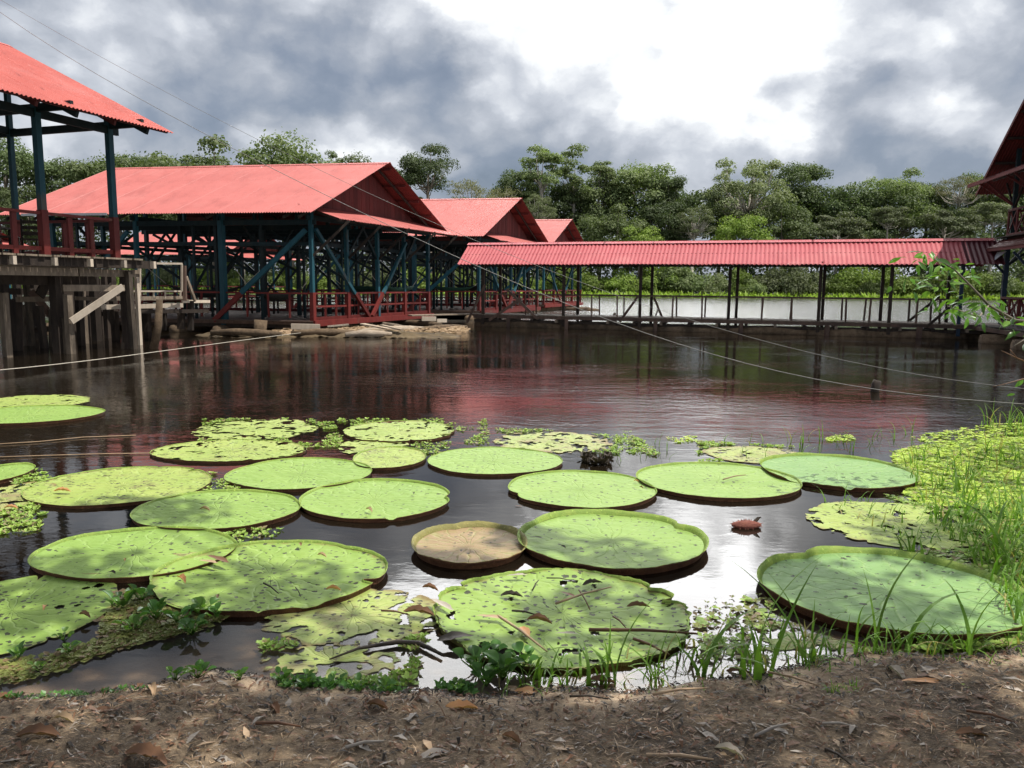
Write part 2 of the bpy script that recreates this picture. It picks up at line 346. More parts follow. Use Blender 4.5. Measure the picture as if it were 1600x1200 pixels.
# ---- far shore
SH = 131.0
M['far_earth'] = surf('far_earth', (.06, .075, .03), (.10, .11, .05), .9, .3, bump=0)
me, _ = grid_mesh('far_bank', np.arange(-400, 401, 20.0), np.array([SH, SH + 3, SH + 8, SH + 25, SH + 80, 600, 2500]),
                  lambda x, y: -.25 if y == SH else (.25 if y < SH + 4 else min(3.0, .4 + (y - SH - 8) * .03)), M['far_earth'])
tag(put('far_bank', me), kind='structure')
def blades(n, pos, hgt, wid, seg, lean, r):
    """grass blades: pos(i) -> base point; returns arrays for one mesh"""
    V, F = [], []
    for i in range(n):
        b = pos(i)
        if b is None: continue
        hh = hgt * r.uniform(.5, 1.25); an = r.uniform(0, 6.283); ln = lean * r.uniform(.2, 1.3); w = wid * r.uniform(.7, 1.3)
        dx, dy = math.cos(an), math.sin(an); sx, sy = -dy, dx
        base = len(V)
        for k in range(seg + 1):
            q = k / seg; a = ln * q * 1.25
            rad = hh * q; x = rad * math.sin(a); z = rad * math.cos(a); ww = w * (1 - q ** 1.6) * .5 + .0006
            c = (b[0] + dx * x, b[1] + dy * x, b[2] + z)
            V.append((c[0] - sx * ww, c[1] - sy * ww, c[2])); V.append((c[0] + sx * ww, c[1] + sy * ww, c[2]))
            if k: F.append((base + 2 * k - 2, base + 2 * k - 1, base + 2 * k + 1, base + 2 * k))
    return V, F
r = random.Random(3)
V, F = blades(9000, lambda i: (r.uniform(-115, 125), SH + .4 + 5 * r.random() ** 1.3, -.05), 1.25, .40, 3, .8, r)
tag(put('far_grass', mesh('far_grass', V, F, M['fargrass'])), kind='stuff')

# ---------------------------------------------------------------- trees
def quads(c, nrm, size, r):
    """leaf-clump quads at centres c with normals nrm"""
    n = len(c)
    rv = r.normal(size=(n, 3)); u = np.cross(nrm, rv); u /= np.linalg.norm(u, axis=1)[:, None] + 1e-9
    w = np.cross(nrm, u); s = size * r.uniform(.6, 1.35, (n, 1))
    u = u * s * .5; w = w * s * .5 * r.uniform(.55, 1.0, (n, 1)); fold = nrm * s * r.uniform(-.18, .18, (n, 1))
    v = np.stack([c - u * .35 - w, c + u * .85 - w * .25 + fold, c + u * .3 + w, c - u * .95 + w * .2 + fold], 1).reshape(-1, 3)
    return v, np.arange(4 * n).reshape(n, 4)
def crown(r, rx, rz, nl, n, leaf, lobe=(.28, .46), flat=1.0, fill=.8, low=-.55):
    """lobes round an ellipsoid; returns lobe centres and quads (crown centre at the origin)"""
    L = []
    while len(L) < nl:
        d = r.normal(size=3); d /= np.linalg.norm(d)
        if d[2] < low: continue
        q = r.uniform(.35, .82) ** .8
        L.append(((d[0] * rx * q, d[1] * rx * q, d[2] * rz * q), rx * r.uniform(*lobe)))
    C, N = [], []
    per = max(6, n // nl)
    for (c, lr) in L:
        k = int(per * r.uniform(.7, 1.3))
        d = r.normal(size=(k, 3)); d /= np.linalg.norm(d, axis=1)[:, None]
        d[:, 2] = np.where(d[:, 2] < -.25, -d[:, 2] * .8, d[:, 2])
        q = lr * np.where(r.random((k, 1)) < fill, r.uniform(.78, 1.08, (k, 1)), r.uniform(.2, 1.35, (k, 1)))
        C.append(np.array(c) + d * q * np.array([1, 1, .72 * flat])); nn = d + r.normal(size=(k, 3)) * .45 + np.array([0, 0, .25]); N.append(nn / np.linalg.norm(nn, axis=1)[:, None])
    v, f = quads(np.concatenate(C), np.concatenate(N), leaf, r)
    return L, v, f
# kind: crown half-width, half-height, lobes, leaves, leaf size, trunk height below crown centre, trunk radius, leaf material, bark, lobe sizes, flat, fill
KINDS = {
    'dense': (6.0, 6.0, 40, 17250, .31, 9, .30, 'leaf_dark', 'bark', (.22, .38), 1.25, .8),
    'bushy': (6.0, 6.2, 46, 15750, .30, 9, .28, 'leaf_mid', 'bark', (.18, .34), 1.2, .72),
    'airy': (6.4, 5.6, 60, 12750, .27, 10, .36, 'leaf_pale', 'pale_bark', (.13, .25), 1.0, .65),
    'slim': (3.4, 5.6, 22, 6300, .28, 13, .30, 'leaf_mid', 'pale_bark', (.24, .44), .9, .65),
    'umbrella': (5.0, 3.4, 36, 9000, .30, 7, .20, 'leaf_pale', 'pale_bark', (.18, .32), .75, .75),
    'bright': (5.0, 4.6, 28, 9750, .30, 7, .20, 'leaf_bright', 'bark', (.24, .4), 1.2, .7),
    'bare': (6.5, 4.4, 48, 4500, .23, 7, .22, 'leaf_brown', 'pale_bark', (.14, .26), 1.0, .45),
    'round': (5.6, 4.8, 30, 12750, .27, 7, .30, 'leaf_dark', 'bark', (.24, .36), 1.1, .75),
}
TREE_ME = {}
def tree_meshes(kind, var):
    if (kind, var) in TREE_ME: return TREE_ME[kind, var]
    rx, rz, nl, n, leaf, th, tr, lm, bm, lobe, flat, fill = KINDS[kind]
    r = np.random.default_rng(hash((len(kind) * 7 + ord(kind[0]) + ord(kind[-1]) * 3, var)) % 9999)
    L, v, f = crown(r, rx, rz, nl, n, leaf, lobe, flat, fill, low=-.45 if kind in ('round', 'umbrella', 'bare') else -.85)
    cm = mesh(kind + '_crown', v, f, M[lm])
    mb = MB(); jx, jy = r.uniform(-.5, .5, 2)
    fork = -rz * .55
    mb.tube([(0, 0, -th), (jx * .4, jy * .3, -th * .6), (jx, jy, fork), (jx * .6, jy, rz * .1)], [tr * 1.35, tr, tr * .8, tr * .35], 7)
    for k, (c, lr) in enumerate(L):
        if k % 2 and kind not in ('bare', 'airy'): continue
        s = Vector((jx * .9, jy * .9, fork * r.uniform(.4, 1.25))); c = Vector(c); md = s.lerp(c, .5) + Vector((0, 0, -.12 * rx * r.random())) + Vector((c.x, c.y, 0)) * .12
        mb.tube([s, md, c], [tr * .42, tr * .25, tr * .07], 5)
    TREE_ME[kind, var] = (cm, mb.mesh(kind + '_trunk', M[bm], True)); return TREE_ME[kind, var]
def tree(kind, px, top, wpx, D, label, var=0, group=None, tall=None, name=None):
    rx, rz, *_r = KINDS[kind]; th = KINDS[kind][5]
    tp = P(px, top, D); half = wpx * D / 2400
    sx = half / (rx * .86); sz = sx * (1.0 if tall is None else tall)
    cz = tp.z - rz * .98 * sz
    e = empty(name or {'slim': 'tall_tree', 'umbrella': 'umbrella_tree', 'bare': 'sparse_tree'}.get(kind, 'broadleaf_tree'), (tp.x, D, .2), label, 'tree', group)
    cm, tm = tree_meshes(kind, var)
    c = put('crown', cm, e, (0, 0, cz - .2)); c.scale = (sx, sx, sz); c.rotation_euler.z = rng.uniform(0, 6.28)
    k = put('trunk', tm, e, (0, 0, cz - .2)); k.rotation_euler.z = c.rotation_euler.z
    k.scale = (sx, sx, sz)
    if cz - .2 > th * sz:      # reach down to the ground
        b = Vector((0, 0, cz - .2 - th * sz)); tb = MB(); tb.tube([(0, 0, -.4), b * .5, b + Vector((0, 0, .3))], [_r[4] * sx * 1.6, _r[4] * sx * 1.4, _r[4] * sx * 1.35], 7)
        put('lower_trunk', tb.mesh('lower_trunk', M[_r[6]], True), e)
    return e
GF = 'forest trees on the far shore'
def T(kind, px, top, w, D, label, var=0, **k): return tree(kind, px, top, w, D, label, var, GF, **k)
# left, beyond the halls
T('round', 2, 212, 130, 140, 'large dark tree at the left edge seen through the raised pavilion posts', 1)
T('bushy', 40, 290, 90, 136, 'low bright-topped tree just above the raised pavilion railing, left end')
T('dense', 108, 249, 100, 146, 'small dark tree between the two teal posts of the raised pavilion', 1)
T('bushy', 175, 229, 135, 144, 'mid green tree behind the corner post of the raised pavilion', 1)
T('dense', 238, 232, 115, 150, 'dark tree between the raised pavilion corner post and the rounded tree')
T('bushy', 322, 213, 180, 138, 'broad rounded green tree above the left part of the big hall ridge', 2)
T('bare', 375, 262, 80, 134, 'thin brownish twiggy tree peeping over the big hall ridge')
T('bushy', 452, 210, 165, 140, 'pale wide tree above the middle of the big hall ridge', 1)
T('slim', 520, 234, 36, 150, 'thin wispy treetop right of the pale wide tree above the big hall', 1)
T('bushy', 572, 240, 100, 148, 'low treetop beside the right end of the big hall ridge', 1)
# the lone tree and the forest edge
T('round', 671, 229, 92, 136, 'lone rounded dark tree with open limbs standing right of the big hall gable', 0)
T('bushy', 640, 300, 60, 142, 'low green tree at the foot of the lone rounded tree', 2)
T('bare', 732, 277, 92, 141, 'sparse greyish tree with bare twigs right of the lone rounded tree', 1)
T('bare', 785, 290, 70, 143, 'sparse brown-green tree in front of the dark forest edge', 0)
T('dense', 812, 256, 78, 152, 'dark dense tree where the forest edge begins, left of the tallest tree', 0)
T('slim', 850, 212, 62, 146, 'tallest slender tree with a pale trunk rising above the forest', 0, tall=1.0)
T('slim', 897, 222, 62, 150, 'second tall loose tree just right of the tallest slender tree', 1, tall=1.0)
T('slim', 940, 239, 46, 152, 'thin emergent treetop right of the two tallest trees', 0)
T('dense', 885, 285, 90, 153, 'dark tree mass below the second tall loose tree', 1)
T('bushy', 940, 262, 90, 155, 'green tree right under the thin emergent treetop', 0)
T('airy', 838, 300, 62, 139, 'small pale tree with forked limbs in front of the tallest pale trunk', 0)
T('bushy', 1012, 244, 118, 154, 'wide domed green tree with the highest crown left of the gap', 1)
T('dense', 1050, 272, 66, 150, 'dark sloping tree at the right end of the first forest block', 0)
T('bushy', 960, 318, 104, 141, 'yellowish bushy tree above the left part of the walkway roof', 2)
T('dense', 1040, 310, 90, 144, 'dark rounded tree above the walkway roof left of the gap', 1)
T('airy', 1085, 318, 64, 140, 'small pale tree in the gap between the two forest blocks', 1)
T('dense', 1128, 300, 70, 158, 'distant dark tree filling the gap between the two forest blocks', 0)
T('airy', 1168, 240, 132, 148, 'large airy pale tree with a white trunk and limbs right of the gap', 0)
T('dense', 1248, 244, 98, 156, 'dark twin-domed tree behind the large airy pale tree', 0)
T('bushy', 1228, 318, 92, 142, 'mid green tree below the dark twin-domed tree', 0)
T('dense', 1322, 290, 96, 154, 'dark low-crowned tree right of the twin-domed tree', 1)
T('bushy', 1402, 262, 106, 152, 'tall domed tree in the middle of the right forest block', 2)
T('dense', 1452, 276, 84, 156, 'dark tree right behind the tall domed tree of the right block', 0)
T('bare', 1500, 272, 76, 149, 'brown-tipped tree near the upper roof of the two-storey house', 0)
T('bushy', 1545, 262, 84, 153, 'green tree touching the upper eave tip of the two-storey house', 1)
T('dense', 1610, 268, 100, 155, 'dark tree behind the upper floor of the two-storey house', 1)
T('dense', 1500, 318, 90, 151, 'dark tree below the brown-tipped tree', 0)
T('dense', 1360, 318, 80, 150, 'dark tree filling between the two light umbrella trees', 1)
T('umbrella', 1312, 330, 86, 140, 'light flat-crowned tree with white limbs above the right walkway roof', 0)
T('umbrella', 1390, 320, 60, 140, 'small light umbrella tree above the leafy branch', 1)
T('umbrella', 1484, 324, 84, 139, 'light wide umbrella tree left of the two-storey house', 0)
T('umbrella', 1556, 312, 70, 140, 'pale umbrella tree with a white trunk behind the lower canopy of the two-storey house', 1)
T('bright', 1160, 336, 80, 140, 'bright green low tree under the large airy pale tree', 0)
T('bushy', 880, 345, 70, 141, 'mid green low tree above the third hall roof', 0)
T('bright', 1000, 352, 64, 138, 'bright low tree directly above the walkway roof ridge', 0)
for px, top in ((-90, 250), (-190, 235), (1700, 265), (1790, 280)):
    T('bushy' if top < 260 else 'dense', px, top, 110, 148, 'forest tree on the far shore beyond the picture edge', 1)
# shrubs along the far waterline
r = np.random.default_rng(5); SHR = []
for q in range(5):
    _, v, f = crown(r, 2.6, 1.9, 18, 4200, .20, (.26, .42), 1.0, .7, low=-.2)
    SHR.append(mesh('shrub', v, f, M[['leaf_bright', 'leaf_bright', 'leaf_bright', 'leaf_mid', 'leaf_pale'][q]]))
k = 0; px = -20
while px < 1640:
    D = SH + rng.uniform(4.5, 7); p = P(px, 440, D); s = rng.uniform(1.1, 1.9)
    o = tag(put('riverside_shrub', SHR[rng.randrange(5)], None, (p.x, D, .9 * s)), 'green shrub in the continuous hedge along the far waterline', 'shrub', 'shrubs along the far waterline')
    o.scale = (s, s, s * rng.uniform(.9, 1.3)); o.rotation_euler.z = rng.uniform(0, 6.28); px += rng.uniform(24, 38)
# the wood behind them: one mass
r = np.random.default_rng(9); CC, NN = [], []
def SHZ(x): return np.array([7.5 + 3.5 * mnoise.noise(Vector((q * .16, 4, 1))) for q in x])
for k in range(460):
    x = r.uniform(-150, 160); y = r.uniform(SH + 13, SH + 38); hi = (16.0 if x < -10 else 17.0) + 3.5 * mnoise.noise(Vector((x * .09, y * .05, 2))) + (y - SH - 12) * .09
    c = np.array([x, y, .5 + hi * (1 - r.random() ** 1.6 * .95)]); rad = r.uniform(1.8, 3.6); n = int(115 * rad * rad / 4 + 110)
    d = r.normal(size=(n, 3)); d /= np.linalg.norm(d, axis=1)[:, None]; d[:, 2] = np.abs(d[:, 2]) * np.where(r.random(n) < .75, 1, -1)
    CC.append(c + d * rad * r.uniform(.75, 1.1, (n, 1)) * [1.15, 1, .85]); q = d + r.normal(size=(n, 3)) * .45; NN.append(q / np.linalg.norm(q, axis=1)[:, None])
n = 9000; x = r.uniform(-150, 160, n); y = r.uniform(SH + 30, SH + 44, n); CC.append(np.stack([x, y, .3 + np.where(x < -10, 12, 17) * r.random(n)], 1)); q = r.normal(size=(n, 3)) + [0, -1, .3]; NN.append(q / np.linalg.norm(q, axis=1)[:, None])
n = 34000; x = r.uniform(-150, 160, n); y = r.uniform(SH + 7.5, SH + 14, n); CC.append(np.stack([x, y, SHZ(x) * r.random(n)], 1)); q = r.normal(size=(n, 3)) + [0, -.8, .4]; NN.append(q / np.linalg.norm(q, axis=1)[:, None])
v, f = quads(np.concatenate(CC), np.concatenate(NN), .54, r)
tag(put('forest_mass', mesh('forest_mass', v, f, M['leaf_dark'])), kind='stuff')
# ================================================================ BUILDINGS
def corr_sheet(U, S, w, l, period, amp, name, mat, thick=.004, under=None):
    """corrugated sheet: w along unit U, l along unit slope S; two skins"""
    U, S = Vector(U), Vector(S); N = U.cross(S).normalized()
    if N.z < 0: N = -N
    k = max(1, int(round(w / period))); seg = 4; n = k * seg
    v, f = [], []
    for lay in (0, -thick):
        for j in (0, 1):
            for i in range(n + 1):
                v.append(U * (w * i / n) + S * (l * j) + N * (amp * math.sin(2 * math.pi * i / seg + .78) + lay))
    for lay in (0, 1):
        b = lay * 2 * (n + 1)
        for i in range(n):
            q = (b + i, b + i + 1, b + n + 2 + i, b + n + 1 + i); f.append(q if lay == 0 else q[::-1])
    m_ = 2 * (n + 1); b2 = len(v); v += list(v)
    for i in range(n):
        f.append((b2 + i + 1, b2 + i, b2 + m_ + i, b2 + m_ + i + 1)); f.append((b2 + n + 1 + i, b2 + n + 2 + i, b2 + m_ + n + 2 + i, b2 + m_ + n + 1 + i))
    fm = ([0] * n + [1] * n) + [0] * (2 * n)
    return mesh(name, v, f, [mat, under or mat], True, fm), N
def roof_slope(root, e0, U, Lu, S, Ls, mat, period=.1, amp=.02, w=.9, courses=3, over=.12, name='roof_sheet', jit=.01, offs=0.0):
    """lays sheets from eave corner e0 along unit U (length Lu) and up unit S (length Ls)"""
    n = max(1, round(Lu / w)); w = Lu / n; period = w / max(1, round(w / period)); lc = (Ls + over * (courses - 1)) / courses
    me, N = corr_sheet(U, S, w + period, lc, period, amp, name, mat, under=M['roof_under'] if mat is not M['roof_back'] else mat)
    U, S, e0 = Vector(U), Vector(S), Vector(e0); L = root.location
    for c in range(courses):
        for i in range(n):
            o = put(name, me, root, e0 - L + U * (w * i) + S * (c * (lc - over) + rng.uniform(-jit, jit) * (c == 0) * 2) + N * (c * .0015 + (i % 2) * .0012 + rng.uniform(0, .0008) + offs))
class Frame:
    def __init__(s, o, U, V): s.o, s.U, s.V = Vector(o), Vector((*U, 0)).normalized(), Vector((*V, 0)).normalized()
    def __call__(s, u, v, z): return Vector((s.o.x, s.o.y, 0)) + s.U * u + s.V * v + Vector((0, 0, z))

# ---------------------------------------------------------------- the big hall (and the halls like it)
def hall(label):
    F = Frame((-7.2, 28.0), (-1, .18), (4, 10)); LU, LV, EA, RI, DK = 12.9, 10.8, 4.42, 6.92, .5
    root = empty('open_hall', F(.6, .85, 0), label, 'pavilion', 'red roofed open halls on the water')
    def B(n, a, b, w, h, m, up=None):
        q = .022 if n in ('post', 'brace', 'strut', 'tie_beam', 'baluster') else .008
        return beam(n, root, Vector(a) + Vector([rng.uniform(-q, q) for _ in '123']), Vector(b) + Vector([rng.uniform(-q, q) for _ in '123']), w * rng.uniform(.92, 1.08), h, M[m], up)
    us = [.6 + 3.62 * k for k in range(4)]; vs = [.85 + 2.275 * j for j in range(5)]
    def rz(v): return EA + (RI - EA) * (1 - abs(v - LV / 2) / (LV / 2))
    for i, u in enumerate(us):
        for j, v in enumerate(vs):
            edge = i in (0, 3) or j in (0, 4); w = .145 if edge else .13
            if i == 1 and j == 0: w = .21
            B('post', F(u, v, .3), F(u, v, rz(v) - .16 if i else min(4.5, rz(v) - .16)), w, w, 'teal' if edge else 'teal_shaded', F.V)
            if edge and not (i == 1 and j == 0): B('post_base', F(u, v, .28), F(u, v, 1.56), w + .035, w + .035, 'red', F.V)
    B('post', F(us[1] + .33, vs[0] + .1, .3), F(us[1] + .33, vs[0] + .1, rz(vs[0]) - .16), .13, .13, 'teal_shaded', F.V)
    # tie beams
    for j, v in enumerate(vs):
        B('tie_beam', F(us[0] - .2, v, 4.12), F(us[3] + .2, v, 4.12), .08, .18, 'teal_shaded')
    for u in us:
        B('tie_beam', F(u, .6, 4.3), F(u, LV - .6, 4.3), .08, .18, 'teal_shaded')
        B('tie_beam', F(u + .1, .85, 3.35), F(u + .1, LV - .85, 3.35), .07, .14, 'teal_shaded')
    B('tie_beam', F(us[0], vs[0] + .1, 3.35), F(us[3], vs[0] + .1, 3.35), .07, .14, 'teal_shaded')
    # long braces on the gable face and the front
    def brace(a, b, w=.11, h=.13, split=1.5):
        a, b = Vector(a), Vector(b); t_ = (split - a.z) / (b.z - a.z); c = a.lerp(b, t_)
        B('brace', c, b, w, h, 'teal'); B('brace_foot', a, c, w + .01, h + .01, 'red')
    uo = us[0] - .13; vo = vs[0] - .13
    brace(F(uo, vs[1] + 1.35, .55), F(uo, vs[0] + .05, 3.9)); brace(F(uo, vs[1] + 1.6, .55), F(uo, vs[3] - .05, 3.75))
    brace(F(us[1] + .35, vo, .45), F(us[0] + .15, vo, 3.85), .12, .17)
    brace(F(us[3] - .2, vo, .5), F(us[2] + .2, vo, 3.8))
    for j in range(5): B('strut', F(us[0] - .05, vs[j] + .02, 2.9), F(-.72, vs[j] + .3, 4.22), .07, .09, 'dark_wood')
    for i in range(4):
        for j in (1, 2, 3):
            s = 1 if (i + j) % 2 else -1
            B('brace', F(us[i], vs[j], 2.9), F(us[i], vs[j] + s * 1.2, 4.2), .07, .1, 'teal_shaded')
            if i < 3: B('brace', F(us[i] + .05, vs[j] + .06, 1.6 + .4 * j), F(us[i + 1] - .3, vs[j] + .06, 4.0), .07, .1, 'teal_shaded')
    for i in (0, 1, 2): B('brace', F(us[i] + .1, vs[4] + .1, .9), F(us[i + 1] - .3, vs[4] + .1, 3.7), .08, .11, 'teal_shaded')
    for i in range(3):
        for j in range(5):
            u_ = us[i] + 1.3 + rng.uniform(0, 1.1); v_ = vs[j] + rng.uniform(-.4, .4); B('thin_post', F(u_, v_, .4), F(u_, v_, 4.2), .085, .085, 'teal_shaded', F.V)
            if j < 4: B('brace', F(u_, v_, 1.4 + rng.uniform(0, .8)), F(u_ + rng.uniform(-.2, .2), vs[j + 1] + .2, 4.1), .06, .09, 'teal_shaded')
    # rails
    def rail(a, b, n, bars=((1.02, .11, .07), (.52, .05, .07), (.06, .07, .14))):
        a, b = Vector(a), Vector(b); z = Vector((0, 0, 1))
        for hgt, w, h in bars: B('rail', a + z * hgt, b + z * hgt, w, h, 'red')
        for k in range(1, n):
            p = a.lerp(b, k / n); B('baluster', p + z * .1, p + z * 1.0, .06, .09, 'red')
    for j in range(4): rail(F(us[0], vs[j] + .09, DK), F(us[0], vs[j + 1] - .09, DK), 3)
    for i in range(3):
        rail(F(us[i] + .09, vs[0], DK), F(us[i + 1] - .09, vs[0], DK), 4, ((1.02, .06, .06),)); rail(F(us[i] + .09, vs[4], DK), F(us[i + 1] - .09, vs[4], DK), 5)
    for j in range(4): rail(F(us[3], vs[j] + .09, DK), F(us[3], vs[j + 1] - .09, DK), 3)
    B('sill_beam', F(us[0] - .16, vs[0] - .2, .40), F(us[0] - .16, vs[4] + .2, .40), .09, .22, 'red')
    B('sill_beam', F(us[0] - .2, vs[0] - .12, .42), F(us[3] + .3, vs[0] - .12, .42), .09, .14, 'wood_brown')
    # deck: boards across the building
    mb = MB(); v = vs[0] - .15
    while v < vs[4] + .15:
        mb.box(F(us[0] - .1, v, .47 + rng.uniform(-.004, .004)) - root.location, F(us[3] + .3, v, .47) - root.location, .165, .045); v += .175
    tag(put('deck_boards', mb.mesh('deck_boards', M['wood_brown']), root), kind='stuff')
    for v in vs: B('joist', F(us[0] + .1, v, .32), F(us[3] + .2, v, .32), .14, .2, 'dark_wood')
    for u in (us[0] + .4, us[1], us[1] + 1.8, us[2], us[3]):
        tb = MB(); tb.tube([F(u, vs[0] - .5, .06) - root.location, F(u, vs[2], .1) - root.location, F(u, vs[4] + .3, .05) - root.location], [.22, .27, .24], 9)
        put('float_log', tb.mesh('float_log', M['log'], True), root)
    # gable boards
    gu = 1.05; x = .55
    while x < LV - .6:
        w = .30; a, b = x, x + w - .012; za, zb = rz(a) - .2, rz(b) - .2; zl = 4.62
        if min(za, zb) > zl + .03:
            o_ = rng.uniform(-.006, .006); pts = [F(gu + o_ + e, s, z_) - root.location for e in (0, .025) for s, z_ in ((a, zl), (b, zl), (b, zb), (a, za))]
            put('gable_board', mesh('gable_board', pts, [(0, 1, 2, 3), (7, 6, 5, 4), (0, 4, 5, 1), (1, 5, 6, 2), (2, 6, 7, 3), (3, 7, 4, 0)], M['gable']), root)
        x += w
    B('gable_rail', F(gu + .06, .7, 4.6), F(gu + .06, LV - .7, 4.6), .06, .12, 'dark_wood')
    # purlins and rafters
    for s in (0, 1):
        for q in (.06, .28, .5, .72, .94):
            v = q * LV / 2 if s == 0 else LV - q * LV / 2
            B('purlin', F(.12, v, rz(v) - .075), F(LU - .1, v, rz(v) - .075), .06, .09, 'gable')
        for u in [gu + .12] + us + [LU - .2]:
            a, b = (F(u, .1, EA - .16), F(u, LV / 2, RI - .17)) if s == 0 else (F(u, LV - .1, EA - .16), F(u, LV / 2, RI - .17))
            B('rafter', a, b, .06, .1, 'dark_wood')
    Ls = math.hypot(LV / 2, RI - EA)
    up1 = (F(0, LV / 2, RI) - F(0, 0, EA)).normalized(); up2 = (F(0, LV / 2, RI) - F(0, LV, EA)).normalized()
    roof_slope(root, F(0, 0, EA), F.U, LU, up1, Ls, M['roof']); roof_slope(root, F(0, LV, EA), F.U, LU, up2, Ls, M['roof'])
    for k in range(7):
        a, b = F(k * LU / 7 - .02, LV / 2, RI + .02), F((k + 1) * LU / 7 + .06, LV / 2, RI + .02)
        mb = MB()
        for s in (-1, 1):
            d = F.V * (.17 * s) + Vector((0, 0, -.075)); mb.box(a + d * .5 - root.location, b + d * .5 - root.location, .19, .012, up=Vector((0, 0, 1)) + F.V * (.44 * s))
        put('ridge_cap', mb.mesh('ridge_cap', M['roof']), root)
    # pent roof under the gable
    pu = (F(gu - .03, 0, 4.78) - F(-.6, 0, 4.24)); roof_slope(root, F(-.6, .75, 4.24), F.V, LV - .75, pu.normalized(), pu.length, M['roof'], courses=1, jit=.03, name='pent_sheet')
    B('pent_beam', F(-.45, .8, 4.21), F(-.45, LV - .1, 4.21), .06, .09, 'dark_wood')
    for k in range(9): B('pent_rafter', F(-.58, .85 + k * 1.2, 4.19), F(gu - .05, .85 + k * 1.2, 4.70), .05, .08, 'dark_wood')
    return root, F
h1, HF = hall('nearest and largest red roofed open hall with teal posts and red rails')
mb = MB()
a, b = HF(11.9, -.03, 4.41), HF(8.2, -.03, 4.41); mb.box(a - h1.location, b - h1.location, .02, .09)
put('fascia_strip', mb.mesh('fascia_strip', M['grey_metal']), h1)
halls = [h1]
c = copy_tree(h1, lambda k: not k.name.startswith('fascia')); c.location += Vector((5.66, 12.8, 0)); c['label'] = 'second open hall whose red gable roof shows between the big hall and the walkway'
c = copy_tree(h1, lambda k: not k.name.startswith('fascia')); c.location += Vector((9.7, 27.0, 0)); c['label'] = 'third and farthest right open hall with a small red gable behind the walkway roof'
few = lambda k: k.name.split('.')[0] in ('roof_sheet', 'pent_sheet', 'post', 'gable_board', 'ridge_cap', 'deck_boards', 'rail', 'tie_beam')
c = copy_tree(h1, few); c.location += Vector((-19.2, 43, 0)); c['label'] = 'distant red hall roof seen under the eave of the big hall'
c = copy_tree(h1, few); c.location += Vector((-31.6, 17.5, 0)); c['label'] = 'red gable roof at the left picture edge behind the raised pavilion railing'

